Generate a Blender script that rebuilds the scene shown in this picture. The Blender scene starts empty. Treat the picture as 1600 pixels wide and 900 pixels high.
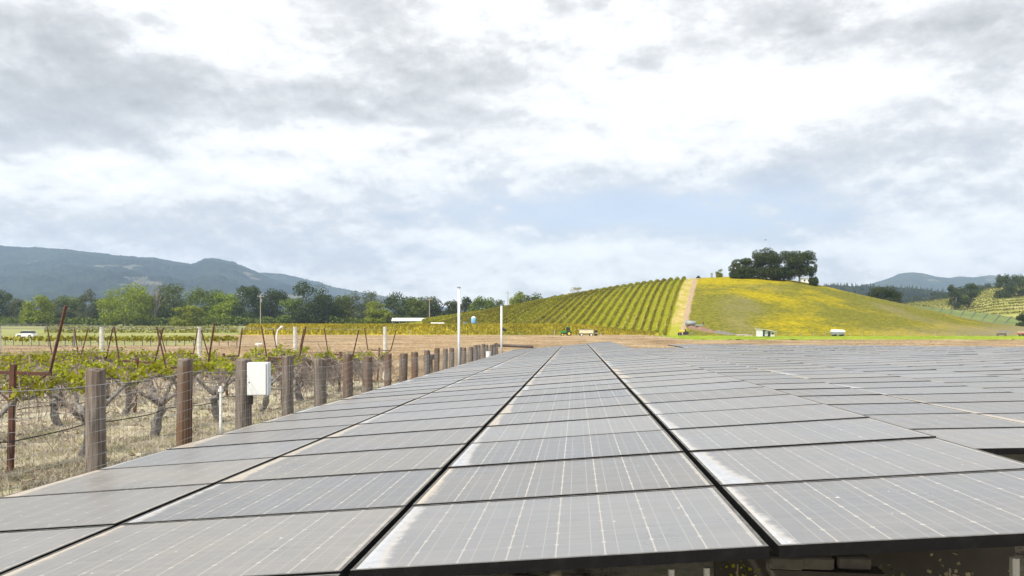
import bpy, math, random
import numpy as np
from math import sin, cos, pi, radians, sqrt

R0 = random.Random(7)
rng = np.random.default_rng(11)
sc = bpy.context.scene
col = sc.collection
HC = 1.93                 # camera height
F = 1273.0                # focal length in pixels of the 1600 px photograph
TH = radians(4.49)        # camera heading, left of the panel columns (+Y)
FWD = np.array([-sin(TH), cos(TH)]); RGT = np.array([cos(TH), sin(TH)])
HZ = 504.0                # horizon row

# ------------------------------------------------------------------ helpers
def W(u, d):              # ground position seen at column u, at depth d
    r = (u - 800.0) / F * d
    return (FWD[0]*d + RGT[0]*r, FWD[1]*d + RGT[1]*r)
def Z(v, d):              # height seen at row v at depth d
    return HC + (HZ - v) / F * d
def cam_ud(x, y):
    d = x*FWD[0] + y*FWD[1]; r = x*RGT[0] + y*RGT[1]
    return 800 + F*r/np.maximum(d, 1e-3), d

def tag(o, label=None, cat=None, group=None, kind=None):
    if label: o['label'] = label
    if cat: o['category'] = cat
    if group: o['group'] = group
    if kind: o['kind'] = kind
    return o
def empty(name, loc=(0, 0, 0), rz=0.0, parent=None):
    o = bpy.data.objects.new(name, None); col.objects.link(o)
    o.location = loc; o.rotation_euler = (0, 0, rz); o.empty_display_size = .2
    if parent: o.parent = parent
    return o
def copy_tree(o, parent=None):
    c = o.copy(); col.objects.link(c)
    if parent: c.parent = parent
    for ch in list(o.children): copy_tree(ch, c)
    return c

class MB:
    def __init__(s): s.v = []; s.f = []; s.m = []; s.n = 0
    def add(s, verts, faces, mi=0):
        b = s.n; s.v.extend([tuple(map(float, p)) for p in verts]); s.n += len(verts)
        for f in faces: s.f.append(tuple(b + i for i in f)); s.m.append(mi)
    def box(s, c, size, mi=0, rz=0, bevel=0):
        hx, hy, hz = [k/2 for k in size]
        if bevel:
            b = bevel; prof = [(-hx+b, -hy), (hx-b, -hy), (hx, -hy+b), (hx, hy-b), (hx-b, hy), (-hx+b, hy), (-hx, hy-b), (-hx, -hy+b)]
            rings = []
            for z, k in ((-hz, b), (-hz+b, 0), (hz-b, 0), (hz, b)):
                rings.append([(x*(1-k/hx), y*(1-k/hy), z) for x, y in prof])
            vs = [p for r in rings for p in r]; fs = []
            for i in range(3):
                for j in range(8):
                    a, bb = i*8+j, i*8+(j+1) % 8; fs.append((a, bb, bb+8, a+8))
            fs.append(tuple(range(7, -1, -1))); fs.append(tuple(range(24, 32)))
        else:
            vs = [(x, y, z) for z in (-hz, hz) for x, y in ((-hx, -hy), (hx, -hy), (hx, hy), (-hx, hy))]
            fs = [(3, 2, 1, 0), (4, 5, 6, 7), (0, 1, 5, 4), (1, 2, 6, 5), (2, 3, 7, 6), (3, 0, 4, 7)]
        cr, sr = cos(rz), sin(rz)
        s.add([(c[0]+x*cr-y*sr, c[1]+x*sr+y*cr, c[2]+z) for x, y, z in vs], fs, mi)
    def tube(s, pts, rad, n=6, mi=0, cap=True):
        pts = [np.array(p, float) for p in pts]
        if not hasattr(rad, '__len__'): rad = [rad]*len(pts)
        rings = []; up = None
        for i, p in enumerate(pts):
            t = pts[min(i+1, len(pts)-1)] - pts[max(i-1, 0)]
            t = t/(np.linalg.norm(t)+1e-9)
            if up is None:
                up = np.array([0, 0, 1.0]) if abs(t[2]) < .8 else np.array([1.0, 0, 0])
            a = np.cross(t, up); a /= np.linalg.norm(a)+1e-9; b = np.cross(a, t); up = b
            rings += [tuple(p + rad[i]*(cos(2*pi*k/n)*a + sin(2*pi*k/n)*b)) for k in range(n)]
        fs = []
        for i in range(len(pts)-1):
            for k in range(n):
                q, r = i*n+k, i*n+(k+1) % n; fs.append((q, r, r+n, q+n))
        if cap: fs.append(tuple(range(n-1, -1, -1))); fs.append(tuple(range((len(pts)-1)*n, len(pts)*n)))
        s.add(rings, fs, mi)
    def build(s, name, mats, parent=None, smooth=False, loc=None):
        me = bpy.data.meshes.new(name); me.from_pydata(s.v, [], s.f)
        mats = mats if isinstance(mats, (list, tuple)) else [mats]
        for m in mats: me.materials.append(m)
        if len(mats) > 1: me.polygons.foreach_set('material_index', s.m)
        if smooth: me.polygons.foreach_set('use_smooth', [True]*len(me.polygons))
        me.update()
        o = bpy.data.objects.new(name, me); col.objects.link(o)
        if parent: o.parent = parent
        if loc: o.location = loc
        return o

def quads(name, V, mat, parent=None, loc=None, smooth=False):
    """V: (n,4,3) array of separate quads -> one mesh, fast."""
    n = len(V); me = bpy.data.meshes.new(name)
    me.vertices.add(n*4); me.vertices.foreach_set('co', V.reshape(-1).astype(np.float32))
    me.loops.add(n*4); me.loops.foreach_set('vertex_index', np.arange(n*4, dtype=np.int32))
    me.polygons.add(n); me.polygons.foreach_set('loop_start', np.arange(0, n*4, 4, dtype=np.int32))
    me.update(calc_edges=True)
    me.materials.append(mat)
    o = bpy.data.objects.new(name, me); col.objects.link(o)
    if parent: o.parent = parent
    if loc: o.location = loc
    return o
def grid(name, X, Y, ZZ, mat, parent=None, smooth=True):
    n, m = X.shape; me = bpy.data.meshes.new(name)
    V = np.stack([X, Y, ZZ], -1).reshape(-1, 3).astype(np.float32)
    me.vertices.add(n*m); me.vertices.foreach_set('co', V.reshape(-1))
    i = np.arange(n*m).reshape(n, m)
    q = np.stack([i[:-1, :-1], i[:-1, 1:], i[1:, 1:], i[1:, :-1]], -1).reshape(-1, 4).astype(np.int32)
    # orient upwards
    a = V[q[0, 1]]-V[q[0, 0]]; b = V[q[0, 2]]-V[q[0, 0]]
    if np.cross(a, b)[2] < 0: q = q[:, ::-1].copy()
    me.loops.add(q.size); me.loops.foreach_set('vertex_index', q.reshape(-1))
    me.polygons.add(len(q)); me.polygons.foreach_set('loop_start', np.arange(0, q.size, 4, dtype=np.int32))
    me.update(calc_edges=True)
    if smooth: me.polygons.foreach_set('use_smooth', np.ones(len(q), bool))
    me.materials.append(mat)
    o = bpy.data.objects.new(name, me); col.objects.link(o)
    if parent: o.parent = parent
    return o

def _h(ix, iy, seed):
    n = (ix.astype(np.int64)*374761393 + iy.astype(np.int64)*668265263 + seed*982451653) & 0x7fffffff
    n = ((n ^ (n >> 13))*1274126177) & 0x7fffffff
    return ((n ^ (n >> 16)) & 0xffff)/65535.0
def vnoise(x, y, seed=0):
    x = np.asarray(x, float); y = np.asarray(y, float)
    ix = np.floor(x); iy = np.floor(y); fx = x-ix; fy = y-iy
    fx = fx*fx*(3-2*fx); fy = fy*fy*(3-2*fy)
    a = _h(ix, iy, seed); b = _h(ix+1, iy, seed); c = _h(ix, iy+1, seed); d = _h(ix+1, iy+1, seed)
    return (a*(1-fx)+b*fx)*(1-fy) + (c*(1-fx)+d*fx)*fy
def fbm(x, y, o=4, seed=0):
    s = 0; a = .5; x = np.asarray(x, float); y = np.asarray(y, float)
    for k in range(o): s = s + a*(vnoise(x, y, seed+k)-.5)*2; a *= .5; x = x*2.03+7; y = y*2.03+3
    return s
def sstep(a, b, x): t = np.clip((x-a)/(b-a), 0, 1); return t*t*(3-2*t)

# ------------------------------------------------------------------ materials
def mat(name):
    m = bpy.data.materials.new(name); m.use_nodes = True
    nt = m.node_tree; b = nt.nodes['Principled BSDF']
    return m, nt, b
class NT:
    def __init__(s, nt): s.nt = nt
    def n(s, t, **k):
        x = s.nt.nodes.new(t)
        for a, v in k.items(): setattr(x, a, v)
        return x
    def l(s, a, b): s.nt.links.new(a, b)
    def inp(s, sock, v):
        if isinstance(v, (int, float)):
            sock.default_value = v
        elif isinstance(v, (tuple, list)):
            sock.default_value = tuple(v) if len(sock.default_value) == len(v) else tuple(v)+(1,)
        else: s.l(v, sock)
    def math(s, op, a, b=0.0, c=None, clamp=False):
        x = s.n('ShaderNodeMath', operation=op, use_clamp=clamp)
        s.inp(x.inputs[0], a); s.inp(x.inputs[1], b)
        if c is not None: s.inp(x.inputs[2], c)
        return x.outputs[0]
    def mix(s, f, a, b):
        x = s.n('ShaderNodeMix', data_type='RGBA')
        s.inp(x.inputs[0], f); s.inp(x.inputs[6], a); s.inp(x.inputs[7], b)
        return x.outputs[2]
    def ramp(s, fac, stops, interp='LINEAR'):
        x = s.n('ShaderNodeValToRGB'); x.color_ramp.interpolation = interp
        e = x.color_ramp.elements
        while len(e) < len(stops): e.new(.5)
        for i, (p, c) in enumerate(stops):
            e[i].position = p; e[i].color = (tuple(c)+(1,))[:4] if hasattr(c, '__len__') else (c, c, c, 1)
        s.inp(x.inputs[0], fac); return x.outputs[0]
    def noise(s, vec, scale, detail=4, rough=.55, dist=0):
        x = s.n('ShaderNodeTexNoise'); s.inp(x.inputs['Vector'], vec)
        x.inputs['Scale'].default_value = scale; x.inputs['Detail'].default_value = detail
        x.inputs['Roughness'].default_value = rough; x.inputs['Distortion'].default_value = dist
        return x.outputs[0]
    def maprange(s, v, a, b, c=0, d=1, smooth=False):
        x = s.n('ShaderNodeMapRange'); x.clamp = True
        if smooth: x.interpolation_type = 'SMOOTHSTEP'
        s.inp(x.inputs[0], v)
        for i, q in enumerate((a, b, c, d)): s.inp(x.inputs[1+i], q)
        return x.outputs[0]
    def obj(s): return s.n('ShaderNodeTexCoord').outputs['Object']
    def pos(s): return s.n('ShaderNodeNewGeometry').outputs['Position']
    def rand(s): return s.n('ShaderNodeObjectInfo').outputs['Random']
    def scale(s, v, sx):
        x = s.n('ShaderNodeMapping'); s.inp(x.inputs['Vector'], v); x.inputs['Scale'].default_value = sx
        return x.outputs[0]
    def bump(s, h, strength, dist, b):
        x = s.n('ShaderNodeBump'); x.inputs['Strength'].default_value = strength; x.inputs['Distance'].default_value = dist
        s.inp(x.inputs['Height'], h); s.l(x.outputs[0], b.inputs['Normal'])

def simple(name, c, rough=.6, metal=0, c2=None, ns=8, spec=.5, objrand=0):
    m, nt, b = mat(name); N = NT(nt)
    b.inputs['Roughness'].default_value = rough; b.inputs['Metallic'].default_value = metal
    b.inputs['Specular IOR Level'].default_value = spec
    c2 = c2 or tuple(k*.7 for k in c)
    f = N.ramp(N.noise(N.obj(), ns, 5), [(.3, 0.0), (.7, 1.0)])
    out = N.mix(f, c, c2)
    if objrand:
        h = N.n('ShaderNodeHueSaturation'); N.inp(h.inputs['Color'], out)
        N.inp(h.inputs['Value'], N.maprange(N.rand(), 0, 1, 1-objrand, 1+objrand)); out = h.outputs[0]
    N.l(out, b.inputs['Base Color']); return m

def leaf_mat(name, c1, c2, c3, ns=.5, transl=.3):
    m, nt, b = mat(name); N = NT(nt)
    r = N.n('ShaderNodeNewGeometry').outputs['Random Per Island']
    big = N.noise(N.pos(), ns, 3)
    f = N.math('ADD', N.math('MULTIPLY', r, .6), N.math('MULTIPLY', N.maprange(big, .3, .7), .4))
    c = N.ramp(f, [(.1, c1), (.5, c2), (.95, c3)])
    h = N.n('ShaderNodeHueSaturation'); N.inp(h.inputs['Color'], c)
    N.inp(h.inputs['Value'], N.maprange(N.rand(), 0, 1, .8, 1.2))
    N.inp(h.inputs['Hue'], N.maprange(N.rand(), 0, 1, .49, .51))
    b.inputs['Roughness'].default_value = .65; b.inputs['Specular IOR Level'].default_value = .25
    N.l(h.outputs[0], b.inputs['Base Color'])
    t = N.n('ShaderNodeBsdfTranslucent'); N.l(h.outputs[0], t.inputs[0])
    mx = N.n('ShaderNodeMixShader'); mx.inputs[0].default_value = transl
    N.l(b.outputs[0], mx.inputs[1]); N.l(t.outputs[0], mx.inputs[2])
    N.l(mx.outputs[0], nt.nodes['Material Output'].inputs[0]); return m

M = {}
M['oak'] = leaf_mat('oak_leaves', (.022, .036, .009), (.046, .068, .015), (.090, .118, .026))
M['green'] = leaf_mat('tree_leaves', (.058, .080, .010), (.110, .150, .018), (.19, .235, .03))
M['bright'] = leaf_mat('spring_leaves', (.105, .140, .008), (.20, .25, .014), (.32, .36, .025))
M['olive'] = leaf_mat('olive_leaves', (.070, .085, .040), (.11, .13, .060), (.17, .19, .09))
M['vine'] = leaf_mat('vine_leaves', (.15, .17, .012), (.30, .32, .018), (.46, .46, .035), 3, .35)
M['hillvine'] = leaf_mat('hill_vine_leaves', (.13, .135, .012), (.235, .23, .018), (.38, .34, .03), .25)
M['bark'] = simple('bark', (.065, .057, .051), .9, c2=(.27, .25, .23), ns=16)
M['greybark'] = simple('grey_bark', (.27, .25, .22), .9, c2=(.18, .16, .14), ns=5)
M['palebark'] = simple('pale_bark', (.42, .39, .34), .9, c2=(.28, .25, .22), ns=5)
M['beige_leaf'] = leaf_mat('beige_twigs', (.25, .22, .14), (.33, .30, .19), (.42, .4, .25))
M['rust'] = simple('rusty_steel', (.125, .048, .028), .85, c2=(.060, .032, .022), ns=12)
M['white'] = simple('white_paint', (.80, .80, .79), .35, c2=(.72, .73, .73), ns=3)
M['whitesteel'] = simple('white_pole_paint', (.66, .68, .70), .4, c2=(.55, .57, .6), ns=4)
M['galv'] = simple('galvanised_wire', (.42, .42, .42), .5, metal=.5, c2=(.3, .3, .3))
M['black'] = simple('black_plastic', (.015, .015, .016), .5)
M['blackframe'] = simple('black_anodised_frame', (.005, .005, .006), .6, c2=(.012, .012, .012), ns=5, spec=.12)
def frame_mat():
    m, nt, b = mat('dusty_black_frame'); N = NT(nt)
    sp = N.n('ShaderNodeSeparateXYZ'); N.l(N.n('ShaderNodeNewGeometry').outputs['Normal'], sp.inputs[0])
    n = N.noise(N.pos(), 14, 5, .7)
    dust = N.math('MULTIPLY', N.maprange(sp.outputs[2], .6, .95), N.maprange(n, .3, .65, .35, .85))
    side = N.mix(N.maprange(n, .5, .8, 0, .5), (.004, .004, .005), (.022, .021, .02))
    N.l(N.mix(dust, side, (.20, .195, .185)), b.inputs['Base Color']); b.inputs['Roughness'].default_value = .6; b.inputs['Specular IOR Level'].default_value = .15
    return m
M['blackframe'] = frame_mat()
M['alu'] = simple('aluminium_rail', (.45, .46, .46), .45, metal=.7, c2=(.35, .35, .35))
M['olivesteel'] = simple('olive_beam', (.10, .10, .08), .6, c2=(.07, .07, .06))
M['darkglass'] = simple('dark_window_glass', (.02, .025, .03), .1, spec=.8)
M['cream'] = simple('cream_paint', (.75, .68, .45), .5, c2=(.62, .55, .36), ns=1.5)
M['green_paint'] = simple('green_paint', (.03, .28, .03), .4)
M['yellow_paint'] = simple('yellow_paint', (.75, .60, .05), .4)
M['rubber'] = simple('tyre_rubber', (.02, .02, .02), .8)
M['blue_tank'] = simple('blue_tank_plastic', (.16, .42, .75), .5, c2=(.3, .55, .8), ns=.6)
M['steel_grey'] = simple('grey_steel_sheet', (.30, .33, .33), .5, c2=(.2, .22, .22), ns=1)
M['redbrown'] = simple('red_brown_soil', (.17, .095, .062), .9, c2=(.26, .17, .115), ns=2)
M['concrete'] = simple('concrete_blocks', (.10, .09, .075), .9, c2=(.05, .045, .04), ns=12)
M['plank_shade'] = simple('old_plank_and_shade', (.045, .038, .03), .9)
M['whitepost'] = simple('whitewashed_wood', (.66, .63, .55), .8, c2=(.42, .40, .35), ns=9)
M['twig'] = simple('dry_canes', (.34, .27, .23), .9, c2=(.20, .16, .14), ns=9)
M['hose'] = simple('drip_hose', (.02, .02, .02), .6)

def wood(name, a, b2, c3):
    m, nt, b = mat(name); N = NT(nt)
    o = N.obj(); r = N.rand()
    add = N.n('ShaderNodeVectorMath', operation='ADD'); N.l(o, add.inputs[0])
    cmb = N.n('ShaderNodeCombineXYZ'); N.inp(cmb.inputs[2], N.math('MULTIPLY', r, 37)); N.inp(cmb.inputs[0], N.math('MULTIPLY', r, 11)); N.l(cmb.outputs[0], add.inputs[1])
    v = N.scale(add.outputs[0], (30, 30, 2.0))
    n1 = N.noise(v, 1, 7, .68, .9); n2 = N.noise(add.outputs[0], 2.2, 3)
    c = N.mix(N.ramp(n1, [(.34, 0.0), (.64, 1.0)]), a, b2)
    k = N.math('MULTIPLY', N.maprange(n2, .42, .62), N.maprange(r, .3, .8, .15, .95))
    c = N.mix(k, c, c3)
    N.l(c, b.inputs['Base Color']); b.inputs['Roughness'].default_value = .85
    b.inputs['Specular IOR Level'].default_value = .2
    N.bump(n1, .5, .006, b); return m
M['post'] = wood('weathered_post_wood', (.070, .057, .048), (.250, .215, .188), (.130, .072, .040))

def ground_mat(name, stops, scale1=.6, scale2=6, bump=.05, stretch=(1, 1, 1), mixw=.5):
    m, nt, b = mat(name); N = NT(nt)
    p = N.scale(N.pos(), stretch)
    f = N.math('ADD', N.math('MULTIPLY', N.noise(p, scale1, 4), mixw), N.math('MULTIPLY', N.noise(p, scale2, 6, .65), 1-mixw))
    N.l(N.ramp(f, stops), b.inputs['Base Color']); b.inputs['Roughness'].default_value = .95
    b.inputs['Specular IOR Level'].default_value = .1
    N.bump(N.noise(p, scale2*1.7, 6, .7), .8, bump, b); return m
M['ground'] = ground_mat('dry_grass_soil', [(.37, (.11, .085, .065)), (.44, (.34, .29, .21)), (.53, (.54, .485, .37)), (.62, (.38, .37, .20))], .9, 5)
M['plain'] = ground_mat('valley_grass', [(.36, (.14, .15, .05)), (.5, (.23, .24, .09)), (.62, (.30, .31, .14))], .02, .6)
M['palefield'] = ground_mat('pale_green_field', [(.36, (.19, .21, .06)), (.5, (.27, .28, .10)), (.62, (.35, .34, .15))], .04, .9)
M['plow'] = ground_mat('ploughed_soil', [(.36, (.16, .105, .06)), (.47, (.31, .22, .125)), (.56, (.42, .31, .19)), (.66, (.52, .41, .26))], .12, 2.4, .25)
M['verge'] = ground_mat('bright_grass_verge', [(.38, (.13, .19, .01)), (.5, (.22, .30, .02)), (.62, (.36, .38, .04))], .15, 1.5, stretch=(.25, 1, 1))
M['bank'] = ground_mat('mustard_bank_grass', [(.38, (.15, .15, .02)), (.48, (.25, .23, .025)), (.56, (.36, .30, .025)), (.66, (.50, .38, .03))], .10, 1.6, stretch=(.5, 1, 1))

# ------------------------------------------------------------------ terrain
def drop(d):              # how far the plain lies under the camera at depth d
    d = np.asarray(d, float)
    return np.interp(d, [-60, 0, 5, 70, 150, 215, 450, 900, 9000], [1.93, 1.93, 1.98, 2.75, 3.1, 3.15, 1.6, .9, .9])
def plain_z(x, y):
    u, d = cam_ud(np.asarray(x, float), np.asarray(y, float))
    return HC - drop(d)

SIL_U = [540, 640, 690, 740, 800, 850, 900, 950, 1000, 1050, 1090, 1140, 1180, 1240, 1280, 1340, 1400, 1450, 1500, 1550, 1600, 1700, 1850, 2000]
SIL_V = [510, 505, 498, 490.5, 480, 470.5, 462, 453, 445, 438, 434.5, 433, 434, 439, 446, 460, 473, 484, 496, 506, 512, 514, 515, 516]
RG = 300.0
def base_d(u): return np.interp(u, [500, 1000, 1075, 1200, 1600, 2000], [225, 215, 187, 180, 180, 180])
def hill_add(x, y):       # height of the hill over the plain
    u, d = cam_ud(x, y)
    top = (HZ - np.interp(u, SIL_U, SIL_V))/F*RG + drop(RG)
    top = np.maximum(top, 0)*sstep(540, 640, u)*(1-sstep(1850, 2000, u))
    B = base_d(u); t = (d-B)/(RG-B)
    front = np.clip(t, 0, 1); front = .45*front + .55*np.sin(front*pi/2)**1.15*1.0
    front = np.where(t < .12, front*sstep(0, .12, t)*.6+front*.4, front)
    back = 1 - sstep(0, 1, (d-RG-6)/210)
    p = np.where(t <= 1, front, back)
    return top*p + fbm(x*.03, y*.03, 3, 5)*.9*np.clip(t*3, 0, 1)*np.where(p > .02, 1, 0)*np.clip(p, 0, 1)*(1-.7*sstep(.8, 1, t))
def terrain_z(x, y): 
    x = np.asarray(x, float); y = np.asarray(y, float)
    return plain_z(x, y) + hill_add(x, y)
def tz(x, y): return float(terrain_z(np.array([x]), np.array([y]))[0])

def polar(rs, azs):
    Rr, A = np.meshgrid(rs, azs, indexing='ij')
    return Rr*np.sin(A), Rr*np.cos(A)
# whole-world ground sheet
rs = np.concatenate([[.05], np.geomspace(1, 5200, 150)])
X, Y = polar(rs, np.linspace(-pi, pi, 181))
Zg = plain_z(X, Y) - .02
Zg = Zg + fbm(X*.35, Y*.35, 3, 9)*.05*(1-sstep(60, 150, np.hypot(X, Y)))
# near ground mottled soil, beyond it the valley grass: two sheets
tag(grid('valley_ground', X, Y, Zg - .10*sstep(0, 40, 70-np.hypot(X, Y)), M['plain']), kind='structure')
dd = np.concatenate([np.linspace(-12, 4, 20), np.linspace(4.3, 70, 190)])
xx = np.linspace(-34, 46, 300)
Xn, Yn = np.meshgrid(xx, dd)
clod = fbm(Xn*.7, Yn*.7, 4, 2)*.07 + rng.normal(0, .012, Xn.shape)
near_z = plain_z(Xn, Yn) + clod + .03
tag(grid('dry_ground', Xn, Yn, near_z, M['ground']), kind='structure')
def gz(x, y):
    return float((plain_z(np.array([x]), np.array([y])) + fbm(np.array([x])*.7, np.array([y])*.7, 4, 2)*.07 + .03)[0])

# ploughed field (perspective-spaced so that clods stay of similar size on screen)
dp = np.geomspace(31, 198, 330); up = np.linspace(330, 1900, 560)
U, D = np.meshgrid(up, dp)
Xp, Yp = W(U, D)
lim = 198 - 59*sstep(1000, 1085, U)                       # the field ends sooner on the right
frac = (D-31)/(198-31); D2 = 31+(lim-31)*frac; Xp, Yp = W(U, D2)
amp = .10*(1-.3*frac)
Zp = HC - drop(D2) + .10 + fbm(Xp*.16, Yp*.5, 3, 30)*.12 + rng.normal(0, 1, Xp.shape)*amp*.55
tag(grid('ploughed_field', Xp, Yp, Zp, M['plow'], smooth=False), kind='structure')
# ploughed strip behind the vines, left
dp = np.geomspace(33, 99, 150); up = np.linspace(-150, 345, 200)
U, D = np.meshgrid(up, dp); Xp, Yp = W(U, D)
Zp = HC - drop(D) + .08 + fbm(Xp*.2, Yp*.5, 3, 31)*.10 + rng.normal(0, .05, Xp.shape)
tag(grid('ploughed_strip', Xp, Yp, Zp, M['plow'], smooth=False), kind='structure')
# pale field far left
dp = np.linspace(100, 400, 40); up = np.linspace(-500, 372, 60)
U, D = np.meshgrid(up, dp); Xp, Yp = W(U, D)
tag(grid('pale_field', Xp, Yp, HC-drop(D)+.06, M['palefield']), kind='structure')
# bright green verge on the right, between field and hill
dp = np.linspace(138, 190, 40); up = np.linspace(1010, 2000, 160)
U, D = np.meshgrid(up, dp); D = np.where(U < 1085, 138+(D-138)*1.0+58*(1-sstep(1000, 1085, U))*(190-D)/52, D); Xp, Yp = W(U, D)
tag(grid('grass_verge', Xp, Yp, HC-drop(D)+.10+rng.normal(0, .05, Xp.shape), M['verge'], smooth=False), kind='structure')

# mustard bank: a levee with a steep front face
ub = np.linspace(372, 1030, 620); sec = [(198, 0), (199, .9), (200.2, 1.7), (201.6, 2.35), (203.5, 2.55), (210, 2.55), (216, 1.9), (222, -.1)]
Xb = np.zeros((len(sec), len(ub))); Yb = Xb.copy(); Zb = Xb.copy()
for i, (d, h) in enumerate(sec):
    k = sstep(372, 392, ub)*(1-.75*sstep(880, 1030, ub))
    x, y = W(ub, d); Xb[i] = x; Yb[i] = y
    Zb[i] = HC-drop(d) + h*k + (rng.normal(0, .12, len(ub)) if 0 < i < 7 else 0)
tag(grid('mustard_bank', Xb, Yb, Zb, M['bank'], smooth=False), kind='structure')

r = np.random.default_rng(44); n = 26000; u = r.uniform(376, 1024, n); q = r.uniform(0, 1, n); dd3 = np.interp(q, [0, .6, 1], [198.2, 203.0, 209]); hh3 = np.interp(dd3, [p[0] for p in sec], [p[1] for p in sec])*sstep(372, 392, u)*(1-.75*sstep(880, 1030, u))
x, y = W(u, dd3); P = np.stack([x, y, HC-drop(dd3)+hh3-.05], 1); th_ = r.uniform(0, 2*pi, (n, 1)); sd_ = np.concatenate([np.cos(th_), np.sin(th_), 0*th_], 1)*r.uniform(.05, .16, (n, 1)); upv = np.concatenate([r.normal(0, .1, (n, 2)), r.uniform(.15, .45, (n, 1))], 1)
M['bankgrass'] = leaf_mat('bank_grass_blades', (.19, .19, .02), (.36, .31, .025), (.62, .48, .03), .12, .35)
tag(quads('mustard_plants', np.stack([P-sd_, P+sd_, P+upv+sd_*.6, P+upv-sd_*.6], 1), M['bankgrass']), 'tall yellow mustard and grass covering the long bank', kind='stuff')
# the hill
rowdir = radians(14.6)-TH
RD = np.array([sin(rowdir), cos(rowdir)]); RN = np.array([cos(rowdir), -sin(rowdir)])
P0 = np.array(W(1068, 186))
def hill_mat():
    m, nt, b = mat('hill_grass'); N = NT(nt)
    p = N.pos(); sep = N.n('ShaderNodeSeparateXYZ'); N.l(p, sep.inputs[0])
    x, y, z = sep.outputs
    s = N.math('ADD', N.math('MULTIPLY', N.math('SUBTRACT', x, float(P0[0])), float(RN[0])), N.math('MULTIPLY', N.math('SUBTRACT', y, float(P0[1])), float(RN[1])))
    s = N.math('ADD', s, N.math('MULTIPLY', N.math('SUBTRACT', N.noise(p, .08, 2), .5), 1.6))
    # meadow
    n1 = N.noise(N.scale(p, (.6, .35, 2.2)), .07, 6, .68); n2 = N.noise(p, .9, 5, .7); n3 = N.noise(N.scale(p, (1, .5, 1)), .035, 3)
    g = N.ramp(n2, [(.3, (.085, .095, .012)), (.5, (.175, .17, .022)), (.7, (.28, .26, .05))])
    fl = N.ramp(n2, [(.3, (.26, .22, .008)), (.6, (.47, .37, .008)), (.8, (.66, .40, .012))])
    top = N.maprange(z, 13.5, 17, 0, .20)
    rightward = N.maprange(x, 60, 150, 0, -.14)
    ff = N.maprange(N.math('ADD', N.math('ADD', n1, top), rightward), .46, .64)
    md = N.mix(N.math('MULTIPLY', ff, N.maprange(n2, .25, .55, .35, 1)), g, fl)
    md = N.mix(N.math('MULTIPLY', N.maprange(n3, .55, .68, 0, .5), N.maprange(z, 15, 11)), md, (.24, .21, .13))
    pur = N.math('MULTIPLY', N.maprange(z, 1.5, -.6), N.maprange(x, 60, 110))
    md = N.mix(N.math('MULTIPLY', pur, .75), md, (.31, .25, .16))
    # vineyard floor: stripes of yellow-green cover and bare tan strips, 2.4 m pitch
    fr = N.math('FRACT', N.math('DIVIDE', s, 2.4))
    tan = N.maprange(N.math('ABSOLUTE', N.math('SUBTRACT', fr, .62)), .10, .18, 1, 0)
    patch = N.maprange(N.noise(p, .05, 3), .36, .52)
    vf = N.ramp(n2, [(.3, (.15, .165, .012)), (.55, (.27, .27, .016)), (.75, (.42, .35, .02))])
    vf = N.mix(N.math('MULTIPLY', N.math('MULTIPLY', tan, patch), .62), vf, (.42, .32, .14))
    # track
    trk = N.ramp(N.noise(N.scale(p, (1.2, .25, 1)), .6, 4), [(.35, (.33, .32, .04)), (.5, (.45, .36, .12)), (.65, (.52, .42, .20))])
    dirt = N.ramp(n2, [(.3, (.34, .24, .15)), (.7, (.50, .38, .26))])
    trk = N.mix(N.maprange(z, .5, 2.0, .85, 0), trk, (.33, .35, .03))
    c = N.mix(N.maprange(s, -4.5, -4.1), vf, trk)
    c = N.mix(N.maprange(s, -1.5, -1.1), c, dirt)
    c = N.mix(N.maprange(s, -.1, .5), c, md)
    N.l(c, b.inputs['Base Color']); b.inputs['Roughness'].default_value = .95; b.inputs['Specular IOR Level'].default_value = .05
    N.bump(n2, 1.0, .7, b); return m
M['hill'] = hill_mat()
dh = np.concatenate([np.linspace(176, 312, 180), np.linspace(315, 560, 50)]); uh = np.linspace(545, 2000, 420)
U, D = np.meshgrid(uh, dh); Xh, Yh = W(U, D)
A_ = hill_add(Xh, Yh)
Zh = plain_z(Xh, Yh) + A_ + .10*(A_ > .05) - .25*(A_ <= .05) + rng.normal(0, .04, Xh.shape)
tag(grid('hill', Xh, Yh, Zh, M['hill']), kind='structure')

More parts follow.
